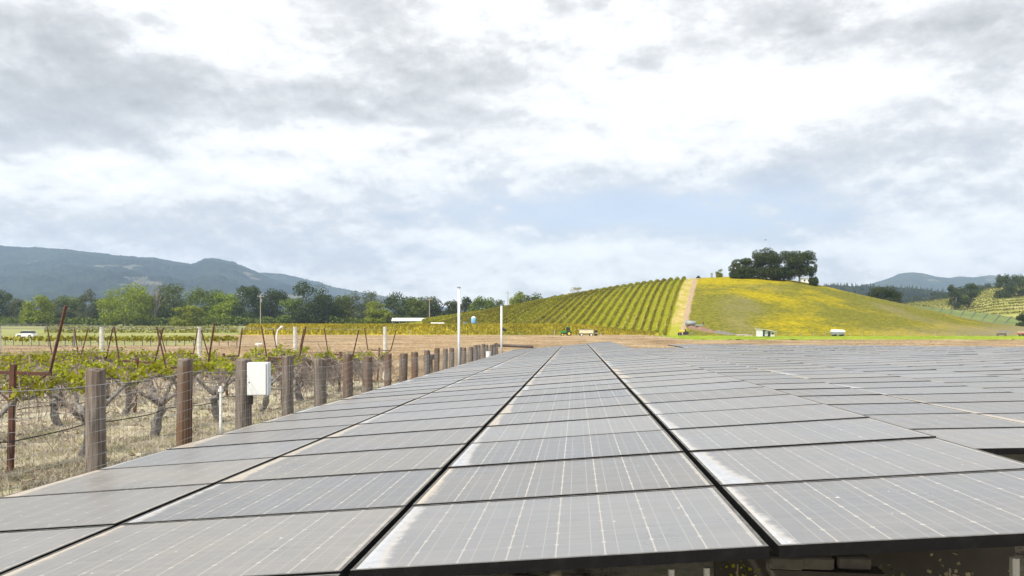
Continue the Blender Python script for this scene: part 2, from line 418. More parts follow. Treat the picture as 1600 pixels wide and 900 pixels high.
# ------------------------------------------------------------------ solar array
PW, PL, PITCH, CP, SL = 1.32, .989, 1.0, 1.345, .011
def glass_mat():
    m, nt, b = mat('dusty_solar_glass'); N = NT(nt)
    uv = N.n('ShaderNodeUVMap'); uv.uv_map = 'UVMap'
    sp = N.n('ShaderNodeSeparateXYZ'); N.l(uv.outputs[0], sp.inputs[0]); x, y = sp.outputs[0], sp.outputs[1]
    at = N.n('ShaderNodeAttribute'); at.attribute_name = 'pid'
    rnd = N.math('FRACT', N.math('ADD', at.outputs['Fac'], N.rand()))
    rnd2 = N.math('FRACT', N.math('MULTIPLY', rnd, 17.31)); rnd3 = N.math('FRACT', N.math('MULTIPLY', rnd, 53.77))
    cx = N.math('ABSOLUTE', N.math('SUBTRACT', N.math('FRACT', N.math('DIVIDE', N.math('SUBTRACT', x, .026), .1585)), .5))
    cy = N.math('ABSOLUTE', N.math('SUBTRACT', N.math('FRACT', N.math('DIVIDE', N.math('SUBTRACT', y, .018), .1582)), .5))
    ex = N.math('MULTIPLY', N.math('SUBTRACT', .5, cx), .1585); ey = N.math('MULTIPLY', N.math('SUBTRACT', .5, cy), .1582)
    wob = N.math('MULTIPLY', N.math('SUBTRACT', N.noise(uv.outputs[0], 60, 2), .5), .003)
    lx = N.math('LESS_THAN', N.math('ADD', ex, wob), .0023)
    dia = N.math('LESS_THAN', N.math('ADD', N.math('ADD', ex, N.math('MULTIPLY', ey, .55)), wob), .0088)
    ly = N.math('MULTIPLY', N.math('LESS_THAN', ey, .0016), .25)
    bus = N.math('LESS_THAN', N.math('ABSOLUTE', N.math('SUBTRACT', N.math('MULTIPLY', cx, .1585), .036)), .0011)
    line = N.math('MAXIMUM', N.math('MAXIMUM', N.math('MULTIPLY', lx, .75), N.math('MULTIPLY', dia, .8)), N.math('MAXIMUM', ly, N.math('MULTIPLY', bus, .55)))
    brd = N.math('MAXIMUM', N.math('LESS_THAN', x, .022), N.math('GREATER_THAN', x, 1.298))
    line = N.math('MAXIMUM', line, N.math('MULTIPLY', brd, .6))
    cmb = N.n('ShaderNodeCombineXYZ'); N.l(x, cmb.inputs[0]); N.l(y, cmb.inputs[1]); N.inp(cmb.inputs[2], N.math('MULTIPLY', rnd, 40)); pv = cmb.outputs[0]
    d1 = N.noise(pv, 2.2, 5, .6); d2 = N.noise(N.scale(pv, (3, 22, 1)), 1.2, 4, .6)
    dust = N.math('ADD', N.maprange(rnd, 0, 1, .54, .76), N.math('MULTIPLY', N.math('SUBTRACT', d1, .5), .5))
    dust = N.math('ADD', dust, N.math('MULTIPLY', N.math('SUBTRACT', d2, .5), .34))
    dcol = N.mix(rnd2, (.300, .280, .255), (.278, .275, .276))
    cell = N.mix(line, (.040, .047, .065), (.68, .61, .50))
    dustl = N.math('SUBTRACT', dust, N.math('MULTIPLY', line, .12))
    c = N.mix(dustl, cell, dcol)
    c = N.mix(N.math('MULTIPLY', line, .14), c, (.62, .57, .49))
    # silt that rain has washed to the low (left) edge, curling round the near corner
    w1 = N.math('ADD', N.math('MULTIPLY', N.math('POWER', rnd3, 2.2), .09), .020)
    curve = N.math('MULTIPLY', N.math('POWER', N.math('SUBTRACT', 1.0, y, clamp=True), 3), N.math('MULTIPLY', w1, 1.1))
    thr = N.math('ADD', N.math('ADD', w1, curve), N.math('MULTIPLY', N.math('SUBTRACT', N.noise(N.scale(pv, (1, 1.8, 1)), 9, 7, .7), .5), .11))
    silt = N.math('MULTIPLY', N.maprange(N.math('SUBTRACT', thr, x), -.03, .02, 0, .75), N.maprange(N.noise(pv, 19, 6, .7), .3, .6, .45, 1))
    edge = N.maprange(N.math('ABSOLUTE', N.math('SUBTRACT', thr, x)), 0, .02, .35, 0)
    sc_ = N.mix(N.math('GREATER_THAN', rnd2, .66), (.56, .47, .36), (.52, .54, .58))
    c = N.mix(silt, c, sc_); c = N.mix(edge, c, (.62, .53, .42))
    spk = N.math('GREATER_THAN', N.noise(pv, 46, 0), .86)
    c = N.mix(N.math('MULTIPLY', spk, .7), c, (.10, .09, .08))
    spw = N.math('LESS_THAN', N.noise(pv, 33, 0), .125)
    c = N.mix(N.math('MULTIPLY', spw, .8), c, (.75, .72, .68))
    N.l(c, b.inputs['Base Color'])
    N.inp(b.inputs['Roughness'], N.maprange(d1, .3, .7, .26, .42)); b.inputs['Specular IOR Level'].default_value = .38
    return m
M['glass'] = glass_mat()

def panel_geo(fr, gl):
    """frame boxes and glass quad of one panel in local space: front-left corner at the origin, top at z=0"""
    h, w = .038, .013
    fr.box((PW/2, w/2, -h/2), (PW, w, h)); fr.box((PW/2, PL-w/2, -h/2), (PW, w, h))
    fr.box((w/2, PL/2, -h/2-.0005), (w, PL-2*w, h-.001)); fr.box((PW-w/2, PL/2, -h/2-.0005), (w, PL-2*w, h-.001))
    fr.box((PW/2, w+.010, -h+.002), (PW-2*w, .020, .004)); 
    gl.box((PW/2, PL/2, -.0045), (PW-2*w, PL-2*w, .005))
fr, gl = MB(), MB(); panel_geo(fr, gl)
def add_uv(me, co_uv):
    uvl = me.uv_layers.new(name='UVMap'); li = np.zeros(len(me.loops), np.int32); me.loops.foreach_get('vertex_index', li)
    uvl.data.foreach_set('uv', co_uv[li].reshape(-1).astype(np.float32))
proto_frame = fr.build('frame', M['blackframe']); proto_glass = gl.build('glass', M['glass'])
gv = np.array(gl.v)[:, :2]; add_uv(proto_glass.data, gv)

columns = []  # (xleft, depth of left edge under camera, tilt, first y, rows)
for i, (xl, Yl) in enumerate([(-3.413, .993), (-2.068, .883), (-.723, .774)]): columns.append((xl, Yl, .0813, 2.565 if i == 2 else 1.565, 42 if i == 2 else 43))
columns.append((.622, .665, .072, 2.565, 44))
for k in range(15):
    n = [29, 29, 37, 37, 37, 36, 36, 35, 35, 34, 33, 33, 32, 32, 31][k]
    columns.append((1.969 + k*CP, [.715, .685][k] if k < 2 else .672, .030, 5.065, n))
words = 'first second third fourth fifth sixth seventh eighth ninth tenth eleventh twelfth thirteenth fourteenth fifteenth sixteenth seventeenth eighteenth nineteenth'.split()
tens = {20: ('twentieth', 'twenty'), 30: ('thirtieth', 'thirty'), 40: ('fortieth', 'forty')}
def ordn(n):
    if n <= 19: return words[n-1]
    t, r = n//10*10, n % 10
    return tens[t][0] if r == 0 else tens[t][1]+'-'+words[r-1]
def pz(c, x, y): return HC - (c[1] - c[2]*(x-c[0])) - SL*y
plist = []
for ci, c in enumerate(columns):
    for r in range(c[4]):
        y = c[3] + r*PITCH
        us = []; vs = []
        for px in (c[0], c[0]+PW):
            for py in (y, y+PL):
                u, d = cam_ud(px, py); us.append(u if d > .3 else -999); vs.append(HZ + F*(HC-pz(c, px, py))/max(d, .3))
        if max(us) < -30 or min(us) > 1640 or min(vs) > 905: continue
        u, d = cam_ud(c[0]+PW/2, y+.5)
        plist.append((float(d), ci, r, y))
plist.sort()
GR = 'solar panels of the ground array'
rest_f, rest_g, rest_uv, rest_id = MB(), MB(), [], []
first_root = None
cat_words = ['grey dusty', 'silty grey', 'dull grey', 'dust-streaked grey']
for k, (d, ci, r, y) in enumerate(plist):
    c = columns[ci]; q = random.Random(ci*997+r*31)
    rx = -math.atan(SL) + radians(q.gauss(-.13, .06)); ry = -math.atan(c[2]) + radians(q.gauss(0, .045))
    # raise so the near edge stands a little proud of the panel in front
    z0 = pz(c, c[0], y) + .003 + q.uniform(-.002, .002)
    z0 += .003
    if k < 300:
        if first_root is None:
            root = empty('solar_panel'); proto_frame.parent = root; proto_glass.parent = root; first_root = root
        else: root = copy_tree(first_root)
        root.location = (c[0], y, z0); root.rotation_euler = (rx, ry, 0)
        side = 'column nearest the wooden fence' if ci == 0 else '%s column from the wooden fence' % ordn(ci+1)
        tag(root, 'dusty solar panel, %s from the front, %s' % (ordn(r+1), side), 'solar panel', GR)
    else:
        a, g = MB(), MB(); panel_geo(a, g)
        from mathutils import Matrix, Euler, Vector
        Mx = Matrix.Translation((c[0], y, z0)) @ Euler((rx, ry, 0)).to_matrix().to_4x4()
        rest_f.add([Mx @ Vector(p) for p in a.v], a.f); rest_g.add([Mx @ Vector(p) for p in g.v], g.f)
        rest_uv += [p[:2] for p in g.v]; rest_id += [q.random()]*len(g.v)
if rest_g.v:
    root = empty('distant_solar_panels', (5, 30, 0)); tag(root, 'far rows of dusty solar panels at the back of the array', 'solar panels', None, 'stuff')
    for mb, nm, mt in ((rest_f, 'frame', M['blackframe']), (rest_g, 'glass', M['glass'])):
        mb.v = [(p[0]-5, p[1]-30, p[2]) for p in mb.v]
        o = mb.build(nm, mt, root); tag(o, kind='stuff')
        if nm == 'glass':
            add_uv(o.data, np.array(rest_uv)); at = o.data.attributes.new('pid', 'FLOAT', 'POINT'); at.data.foreach_set('value', np.array(rest_id, np.float32))
print('panels', len(plist))

# racks: one per column, rails and legs under the panels
for ci, c in enumerate(columns):
    y0, y1 = c[3]+.12, c[3]+c[4]*PITCH-.15
    root = empty('mounting_rack', (c[0]+.6, y0, gz(c[0]+.6, y0)))
    lab = ['rack of metal rails and legs under the %s column of solar panels from the fence' % ordn(ci+1)][0]
    tag(root, lab, 'mounting rack', 'racks under the solar panels')
    ox, oy, oz = root.location
    def loc(p): return (p[0]-ox, p[1]-oy, p[2]-oz)
    for px in (.30, 1.02):
        X_ = c[0]+px; b_ = MB()
        b_.tube([loc((X_, y0+.4, pz(c, X_, y0+.4)-.066)), loc((X_, y1, pz(c, X_, y1)-.066))], .026, 4); b_.build('rail', M['alu'], root)
    yy = y0+.75; k = 0; legm = M['olivesteel']
    while yy < y1 and k < 10:
        b_ = MB(); Xa, Xb_ = c[0]-.0+.02, c[0]+PW-.02
        b_.box(loc((c[0]+PW/2, yy, pz(c, c[0]+PW/2, yy)-.165)), (PW-.06, .06, .10)); b_.build('beam', M['olivesteel'], root)
        if k == 0 and ci > 2:
            b_ = MB(); b_.box(loc((c[0]+PW/2, yy+.35, pz(c, c[0]+PW/2, yy)-.42)), (PW-.02, .05, .24)); b_.build('beam', M['plank_shade'], root)  # dark board added to stand in for the shade under the front panels
        for px in ((.36, 1.0) if k else ()):
            X_ = c[0]+px; g_ = gz(X_, yy)-.05; b_ = MB()
            b_.tube([loc((X_, yy+.05, g_)), loc((X_, yy+.05, pz(c, X_, yy)-.12))], .024, 8); b_.build('leg', legm, root)
        yy += 3.6; k += 1
# the two thin front struts and the pale one on the right
for (u, d, v0) in ((1049, 2.85, 880), (1104, 2.85, 878), (1585, 2.75, 862)):
    x, y = W(u, d); b_ = MB(); g_ = gz(x, y); top = Z(v0, d)-.02
    b_.tube([(0, 0, 0), (0, 0, top-g_)], .012 if d > 2.8 else .016, 8); b_.box((0, 0, .005), (.08, .08, .01))
    o = b_.build('support_strut', M['alu'], None, loc=(x, y, g_))
    tag(o, {1049: 'thin grey strut under the front edge of the middle panels, left of its pair', 1104: 'thin grey strut under the front edge beside the small gap of light', 1585: 'thicker pale strut under the front panel at the lower right corner'}[u], 'strut', 'struts under the front edge')
# ribbed block beam under the front right panel
root = empty('block_beam', (*W(1288, 3.0), Z(899, 3.0))); tag(root, 'weathered beam of brown blocks under the front right panel', 'beam')
for k, uu in enumerate((1226, 1273, 1330)):
    x, y = W(uu, 3.0); b_ = MB(); b_.box((x-root.location.x, y-root.location.y, .055), (.118, .09, .045), bevel=.006, rz=-.06); b_.build('block', M['concrete'], root)
b_ = MB(); b_.box((0, 0, .012), (.40, .10, .03), rz=-.06); b_.build('plank', M['plank_shade'], root)
x, y = W(1240, 3.0); b_ = MB(); b_.tube([(-.1, 0, gz(x, y)-root.location.z), (-.1, 0, -.002)], .05, 8); b_.tube([(.12, 0, gz(x, y)-root.location.z), (.12, 0, -.002)], .05, 8); b_.build('footing', M['concrete'], root)

# ------------------------------------------------------------------ wire fence with wooden posts
FX = -4.20
fence_top = lambda y: HC - np.interp(y, [0, 6.9, 18, 43], [.20, .375, .69, 1.10])
froot = empty('wire_fence', (FX, 6.86, gz(FX, 6.86))); tag(froot, 'wire mesh fence on weathered wooden posts between the vineyard and the solar panels', 'fence')
fo = froot.location
ys = [6.86 + 1.58*k for k in range(-1, 24)]
tops = []
for k, y in enumerate(ys):
    q = random.Random(k+50); g = gz(FX, y)-.12; tp = float(fence_top(y)) + q.uniform(-.055, .03); tops.append(tp)
    r = .088*q.uniform(.86, 1.1); n = 12; b_ = MB(); rings = []
    lx, ly = q.uniform(-.05, .05), q.uniform(-.045, .045); sq = q.uniform(.05, .45)
    hs = list(np.linspace(g, tp-.012, 9))+[tp]
    for i, hh in enumerate(hs):
        t = i/9; ring = []
        for j in range(n):
            a = 2*pi*j/n+.2; rr = r*(1+sq*(abs(cos(a*2-.4))-.5)*.5)*(1-.05*t+.02*sin(5*t+k+a))
            if i == 9: rr *= .86
            ring.append((FX+lx*t+rr*cos(a)-fo.x, y+ly*t+rr*sin(a)-fo.y, hh-fo.z + (.012*sin(3*a+k) if i >= 8 else 0)))
        rings += ring
    fs = [(i*n+j, i*n+(j+1) % n, (i+1)*n+(j+1) % n, (i+1)*n+j) for i in range(9) for j in range(n)]
    fs.append(tuple(range(9*n, 10*n))); b_.add(rings, fs); b_.build('post', M['post'], froot)
# knee brace between two posts half way along
yb_ = ys[11]
b_ = MB(); b_.box((0, yb_+.45-fo.y, tops[11]-.22-fo.z), (.16, .9, .17), bevel=.02); b_.build('brace_block', M['post'], froot)
b_ = MB(); b_.tube([(-.0, yb_+.70-fo.y, gz(FX, yb_)-fo.z), (0, yb_+.70-fo.y, tops[11]-.31-fo.z)], .06, 8); b_.build('brace_post', M['post'], froot)
# corner rail at the far end
b_ = MB(); yl = ys[-1]; b_.tube([(0, yl-fo.y, tops[-1]-.12-fo.z), (1.9, yl+.8-fo.y, tops[-1]-.22-fo.z)], .08, 8); b_.build('corner_rail', M['post'], froot)
# mesh, one piece per span
for k in range(len(ys)-1):
    ya, yb = ys[k], ys[k+1]; b_ = MB(); q = random.Random(k)
    ta, tb = tops[k]-.13, tops[k+1]-.13; xo = .095
    for j in range(14):
        a = ta-.10*j; bb = tb-.10*j
        if a < gz(FX, ya)-.02: break
        pts = []
        for t in np.linspace(0, 1, 5):
            pts.append((xo*(1 if k % 3 else .95)+.012*sin(j*1.7+t*9), ya+(yb-ya)*t-fo.y, a+(bb-a)*t-.018*sin(pi*t)*(1+.3*sin(j+k))-fo.z))
        b_.tube(pts, .0020 if j else .003, 3, cap=False)
    nv = 22
    for i in range(nv):
        t = (i+.5)/nv; y = ya+(yb-ya)*t; top = ta+(tb-ta)*t-.018*sin(pi*t); g = gz(FX, y)
        b_.tube([(xo+.004*q.uniform(-1, 1), y-fo.y, top-fo.z), (xo+.012*q.uniform(-1, 1), y-fo.y+.012*q.uniform(-1, 1), (top+g)/2-fo.z), (xo, y-fo.y, g-fo.z)], .0016, 3, cap=False)
    b_.build('wire_mesh', M['galv'], froot)

# electrical box on the third post
yb = ys[3]; xb = FX+.10
root = empty('electrical_box', (xb+.17, yb-.10, float(fence_top(yb))-.445)); tag(root, 'white metal electrical box fixed to the third fence post', 'electrical box')
root.scale = (.82, 1, 1.0); root.location.x -= .03
rz = radians(10)
def rb(mb, c, s, **k):
    mb.box((c[0]*cos(rz)-c[1]*sin(rz), c[0]*sin(rz)+c[1]*cos(rz), c[2]), s, rz=rz, **k)
b_ = MB(); rb(b_, (0, .02, .205), (.31, .16, .41), bevel=.006); b_.build('body', M['whitesteel'], root)
b_ = MB(); rb(b_, (-.012, -.069, .205), (.275, .015, .395), bevel=.004); b_.build('door', M['white'], root)
b_ = MB(); rb(b_, (-.118, -.0785, .165), (.014, .005, .02), bevel=.002); b_.build('lock', M['black'], root)
b_ = MB(); rb(b_, (.175, .03, .21), (.05, .02, .035), bevel=.008); rb(b_, (.155, .03, .21), (.02, .05, .06)); b_.build('latch', M['whitesteel'], root)
b_ = MB(); rb(b_, (-.13, .06, -.06), (.05, .06, .12)); b_.build('bracket', M['black'], root)

# white poles
def pole(u, d, vtop, r, label, cam=False):
    x, y = W(u, d); g = gz(x, y); h = Z(vtop, d)-g
    root = empty('white_pole', (x, y, g)); tag(root, label, 'pole', 'tall white poles by the fence')
    b_ = MB(); b_.tube([(0, 0, -.05), (0, 0, h-.05)], [r, r*.96], 14); b_.build('shaft', M['whitesteel'], root, smooth=True)
    b_ = MB(); b_.tube([(0, 0, h-.05), (0, 0, h-.04), (0, 0, h-.01), (0, 0, h)], [r*1.0, r*1.35, r*1.35, r*.8], 14); b_.build('cap', M['galv'], root)
    b_ = MB(); b_.box((0, 0, .02), (.24, .24, .03)); b_.build('base_plate', M['whitesteel'], root)
    if cam:
        b_ = MB(); b_.tube([(r*.8, 0, h*.64), (.14, 0, h*.635)], .018, 6); bo = b_.build('bracket', M['black'], root)
        b_ = MB(); b_.tube([(.08, -.0, h*.622), (.12, -.05, h*.615), (.26, -.1, h*.60)], [.05, .07, .06], 10); b_.build('camera', M['black'], root)
pole(717, 27.5, 448, .046, 'taller nearer white pole rising beside the wooden fence')
pole(783.5, 41.5, 476, .055, 'shorter farther white pole with a black camera at the end of the fence', True)
# white stand pipe in the vine row, and a capped stub near the far fence
x, y = W(345, 14.6); g = gz(x, y); root = empty('stand_pipe', (x, y, g)); tag(root, 'thin white irrigation riser pipe behind the fence, left of the electrical box', 'pipe')
b_ = MB(); b_.tube([(0, 0, -.05), (0, 0, Z(612, 14.6)-g)], .028, 10); b_.build('riser', M['white'], root)
b_ = MB(); t_ = Z(612, 14.6)-g; b_.tube([(0, 0, t_), (0, 0, t_+.05), (0, 0, t_+.051), (0, 0, t_+.10)], [.045, .045, .03, .028], 10); b_.build('cap', M['white'], root)
x, y = W(763, 34); g = gz(x, y); b_ = MB(); b_.tube([(0, 0, 0), (0, 0, Z(549, 34)-g)], .10, 12); o = b_.build('pipe_stub', M['white'], loc=(x, y, g)); tag(o, 'short fat white pipe stub by the last fence posts', 'pipe')

# ------------------------------------------------------------------ vineyard
def leafquads(c, n, spread, size, r):
    """n small leaves round points c (k,3)"""
    k = len(c); P = np.repeat(c, n, 0) + r.normal(0, 1, (k*n, 3))*np.array(spread)
    a = r.normal(0, 1, P.shape); a /= np.linalg.norm(a, axis=1, keepdims=True)
    b = np.cross(a, r.normal(0, 1, P.shape)); b /= np.linalg.norm(b, axis=1, keepdims=True)
    s = size*r.uniform(.6, 1.25, (len(P), 1)); a = a*s; b = b*s*.8
    return np.stack([P-a*.9-b*.2, P-a*.1-b, P+a, P-a*.1+b], 1)
def make_vine(seed, twiggy=False):
    q = random.Random(seed); r = np.random.default_rng(seed); root = empty('grapevine')
    b_ = MB(); h = 1.12; x = y = 0; pts = []
    for i in range(9):
        t = i/8; pts.append((.06*sin(3*t+seed)+.02*q.gauss(0, 1), .07*sin(2.3*t+seed*2)+.02*q.gauss(0, 1), t*.62-.05))
    rd = [.098-.03*i/8+.012*q.uniform(-1, 1) for i in range(9)]
    b_.tube(pts, rd, 7); top = np.array(pts[-1])
    heads = []
    for sx in (-1, 1):
        for sy in (-1, 1):
            e = np.array((sx*.42, sy*(.25+.2*q.random()), h-.05)); mid = (top+e)/2+np.array((q.gauss(0, .05), q.gauss(0, .06), -.03))
            b_.tube([top, (top+mid)/2+r.normal(0, .02, 3), mid, (mid+e)/2+r.normal(0, .02, 3), e], [.05, .045, .036, .03, .026], 6)
            e2 = np.array((sx*.45, sy*1.18, h+.02+q.gauss(0, .02)))
            b_.tube([e, (e*2+e2)/3+r.normal(0, .02, 3), (e+e2*2)/3+r.normal(0, .02, 3), e2], [.027, .024, .02, .014], 5)
            heads.append((e, e2))
    if seed % 3 == 0: b_.tube([np.array(pts[4]), np.array(pts[4])+(.1, .2, .15), np.array(pts[4])+(.12, .42, .5)], [.035, .028, .02], 5)
    b_.build('trunk', M['bark'], root, smooth=True)
    cl = []; cm = MB()
    for e, e2 in heads:
        n = 11
        for k in range(n):
            t = (k+q.random()*.9)/n; p = e*(1-t)+e2*t; up = q.uniform(.01, .17)
            tip = p+np.array((q.gauss(0, .05), q.gauss(0, .05), up))
            if q.random() < (.55 if twiggy else .74): cl.append(tip)
            cm.tube([p, (p+tip)/2+r.normal(0, .012, 3), tip+(0, 0, .02)], .0075, 3)
            if True:
                for _ in range(7 if twiggy else 2):
                    dn = p+r.normal(0, .22, 3)-np.array((0, 0, q.uniform(.1, .75 if twiggy else .4)))
                    cm.tube([p+(0, 0, .1*q.random()), (p+dn)/2+r.normal(0, .12, 3), dn+r.normal(0, .05, 3)], .0075 if twiggy else .005, 3)
    tag(cm.build('canes', M['twig'], root), kind='stuff')
    cl = np.array(cl); quads('foliage', leafquads(cl, 15, (.050, .060, .042), .038, r), M['vine'], root)
    return root
vprotos = [make_vine(s) for s in (1, 2, 3, 4, 5)]; tprotos = [make_vine(s, True) for s in (6, 9)]
used = set()
def make_trellis():
    root = empty('vine_trellis')
    for s in (-1, 1):
        b_ = MB(); b_.tube([(s*.43, 0, 1.20), (s*.60, 0, 2.02)], .020, 4); b_.build('arm', M['rust'], root)
    b_ = MB(); b_.box((0, 0, 1.20), (.90, .035, .04)); b_.build('crossarm', M['rust'], root)
    b_ = MB(); b_.box((0, .0, .62), (.055, .07, 1.36)); b_.build('stake', M['rust'], root)
    for s in (-1, 1):
        b_ = MB(); b_.tube([(0, -.04, .86), (s*.40, -.04, 1.185)], .014, 4); b_.build('brace', M['rust'], root)
    return root
tproto = make_trellis(); tused = False
rows = [(-7.5, 31.5, 30.4), (-10.2, 28.9, 28.2), (-12.9, 27.0, 25.8), (-15.6, 25.7, 23.8), (-18.3, 24.5, 22.5)]
rowname = ['nearest the fence', 'second from the fence', 'third from the fence', 'fourth from the fence', 'farthest from the fence']
for ri, (RX, yend, yst) in enumerate(rows):
    # trellis stations
    ys_ = [yst-5.03*k for k in range(7)]
    n = 0
    for y in ys_:
        u, d = cam_ud(RX, y)
        if u < -40 or d < 6: continue
        n += 1
        if tused: t = copy_tree(tproto)
        else: t = tproto; tused = True
        q = random.Random(ri*50+n)
        t.location = (RX, y, gz(RX, y)); t.rotation_euler = (radians(q.uniform(-3, 3)), radians(q.uniform(-4, 4)), radians(q.uniform(-12, 12)))
        if ri == 0 and n == 5: t.scale = (1.1, 1, 1.12)
        tag(t, 'rusty V-shaped trellis, %s from the far end of the vine row %s' % (ordn(n), rowname[ri]), 'trellis', 'rusty trellises in the vineyard')
    ystart = 5.0
    while cam_ud(RX, ystart)[0] < -120 or ystart < 5: ystart += .5
    # wires
    root = empty('trellis_wires', (RX, ystart, gz(RX, ystart))); tag(root, 'thin trellis wires strung along the vine row %s' % rowname[ri], 'wires', 'trellis wires')
    for ww, (wx, wz) in enumerate([(-.43, 1.18), (.43, 1.18), (-.60, 2.0), (.60, 2.0), (-.52, 1.62), (.52, 1.62)]):
        b_ = MB(); pts = []
        for y in np.arange(ystart, yend+.1, 1.25):
            pts.append((wx, y-ystart, gz(RX, 5*round(y/5))*0+float(plain_z(RX, y))+.03+wz-.02*abs(sin(y*pi/5))-root.location.z))
        if len(pts) > 1: b_.tube(pts, .0028, 3, cap=False); b_.build('wire', M['galv'], root)
    if ri < 2:
        b_ = MB(); pts = []
        for y in np.arange(ystart, yend, .6): pts.append((.05, y-ystart, float(plain_z(RX, y))+.55-.09*abs(sin(y*pi/2.4))+.02*sin(y*3)-root.location.z))
        o = b_ ; o.tube(pts, .010, 5); o.build('drip_hose', M['hose'], root, smooth=True)
    # end post
    y = yend; g = gz(RX, y); b_ = MB(); q = random.Random(ri+5)
    b_.tube([(0, 0, -.1), (.03, 0, 1.0), (.02, .02, float(Z(510.5, cam_ud(RX, y)[1]))-g)], [.085, .08, .075], 9)
    o = b_.build('end_post', M['whitepost'], loc=(RX, y, g)); tag(o, 'white weathered wooden end post of the vine row %s' % rowname[ri], 'post', 'white end posts of the vine rows')
    # vines
    vy = 9.35 + (ri % 2)*1.1; vy -= 2.4*3; k = 0; allv = []
    while vy < yend-.6:
        u, d = cam_ud(RX, vy)
        if u > -110 and d > 5: allv.append(vy)
        vy += 2.42
    for k, vy in enumerate(allv):
        q = random.Random(ri*77+k); tw = (ri == 0 and vy > 20.5)
        pr = (tprotos if tw else vprotos)[q.randrange(2 if tw else 5)]
        v = copy_tree(pr) if pr.name in used else pr; used.add(pr.name)
        v.location = (RX+q.uniform(-.06, .06), vy+q.uniform(-.1, .1), gz(RX, vy)-.02); v.rotation_euler = (0, 0, pi*(q.random() < .5)+q.uniform(-.06, .06))
        s = q.uniform(.94, 1.05); v.scale = (s, 1, s)
        nm = ordn(len(allv)-k)
        tag(v, '%s, %s from the far end of the row %s' % ('bare tangled grapevine' if tw else 'grapevine with fresh leaves', nm, rowname[ri]), 'grapevine', 'vines of the near vineyard')
for p in vprotos+tprotos:
    if p.name not in used:
        for ch in list(p.children): bpy.data.objects.remove(ch)
        bpy.data.objects.remove(p)

# dry grass on the ground near the fence and between the vines
def tufts(name, n, area, h, c1, c2, c3, label, dens=None, blades=9, w=.006):
    r = np.random.default_rng(len(name)); u = r.uniform(area[0], area[1], n); d = 1/r.uniform(1/area[3], 1/area[2], n)
    x, y = W(u, d)
    keep = (fbm(x*.5, y*.5, 3, 40) + r.uniform(-.35, .35, n) > -.12)
    keep &= ~((x > -3.5) & (y < 46))
    x, y = x[keep], y[keep]; d = d[keep]; n = len(x)
    z = plain_z(x, y) + fbm(x*.7, y*.7, 4, 2)*.07 + .02
    P = np.repeat(np.stack([x, y, z], 1), blades, 0)+r.normal(0, 1, (n*blades, 3))*np.array([.05, .05, 0])
    hh = h*r.uniform(.3, 1.2, (len(P), 1))*np.repeat(r.uniform(.5, 1.3, (n, 1)), blades, 0)
    a = r.uniform(0, 2*pi, (len(P), 1)); ww = w*np.repeat(np.maximum(1, d/14), blades)[:, None]
    side = np.concatenate([np.cos(a), np.sin(a), 0*a], 1)*ww
    lean = r.normal(0, 1, P.shape)*np.array([.7, .7, 0])*hh; up = np.array([[0, 0, 1.0]])*hh
    V = np.stack([P-side, P+side, P+lean+up*.9+side*.3, P+lean+up*.9-side*.3], 1)
    m = leaf_mat(name+'_blades', c1, c2, c3, .8, .25)
    return tag(quads(name, V, m), label, None, None, 'stuff')
tufts('dry_grass', 17000, (-60, 640), 8.0, 36, .11*1, (.26, .21, .12), (.42, .36, .22), (.56, .50, .34), 'dry straw-coloured grass under the vines') if False else None
tufts('dry_grass', 17000, (-60, 780, 8.0, 40), .10, (.30, .26, .19), (.54, .48, .36), (.72, .67, .55), 'dry straw-coloured grass under the vines')
tufts('green_grass', 5000, (-60, 780, 8.0, 46), .07, (.16, .20, .04), (.26, .30, .06), (.38, .40, .10), 'patches of short green grass among the vines')
def clods(name, n, area, s0, s1, m, label, seed):
    r = np.random.default_rng(seed); u = r.uniform(area[0], area[1], n); d = 1/r.uniform(1/area[3], 1/area[2], n); x, y = W(u, d)
    k = ~((x > -3.6) & (y < 46)) & (fbm(x*.8, y*.8, 3, 60)+r.uniform(-.3, .3, n) > -.05); x, y, d = x[k], y[k], d[k]; n = len(x)
    z = plain_z(x, y)+fbm(x*.7, y*.7, 4, 2)*.07+.045; s_ = r.uniform(s0, s1, (n, 1, 1))*(1+d[:, None, None]*.01)
    O = np.array([(1, 0, 0), (-1, 0, 0), (0, 1, 0), (0, -1, 0), (0, 0, 1), (0, 0, -1)], float)*1.0
    V = np.stack([x, y, z], 1)[:, None, :]+(O[None]*r.uniform(.5, 1.2, (n, 6, 1))+r.normal(0, .18, (n, 6, 3)))*s_*np.array([1, 1, .6])
    Fc = np.array([(0, 2, 4), (2, 1, 4), (1, 3, 4), (3, 0, 4), (2, 0, 5), (1, 2, 5), (3, 1, 5), (0, 3, 5)])
    fa = (np.arange(n)[:, None, None]*6+Fc[None]).reshape(-1, 3)
    me = bpy.data.meshes.new(name); me.from_pydata(V.reshape(-1, 3).tolist(), [], fa.tolist()); me.materials.append(m); o = bpy.data.objects.new(name, me); col.objects.link(o)
    return tag(o, label, kind='stuff')
M['clod'] = ground_mat('clod_soil', [(.36, (.10, .075, .055)), (.5, (.20, .15, .105)), (.64, (.34, .27, .19))], 3, 9)
M['strawclod'] = ground_mat('stubble_clod', [(.36, (.20, .14, .085)), (.5, (.38, .28, .17)), (.64, (.56, .45, .30))], 3, 9)
clods('soil_clods', 5200, (-60, 760, 8, 34), .02, .065, M['clod'], 'dark clods of soil scattered between the vines', 3)
clods('stubble_clods', 15000, (60, 1500, 31, 120), .05, .13, M['strawclod'], 'straw-coloured clods strewn over the ploughed field', 4)
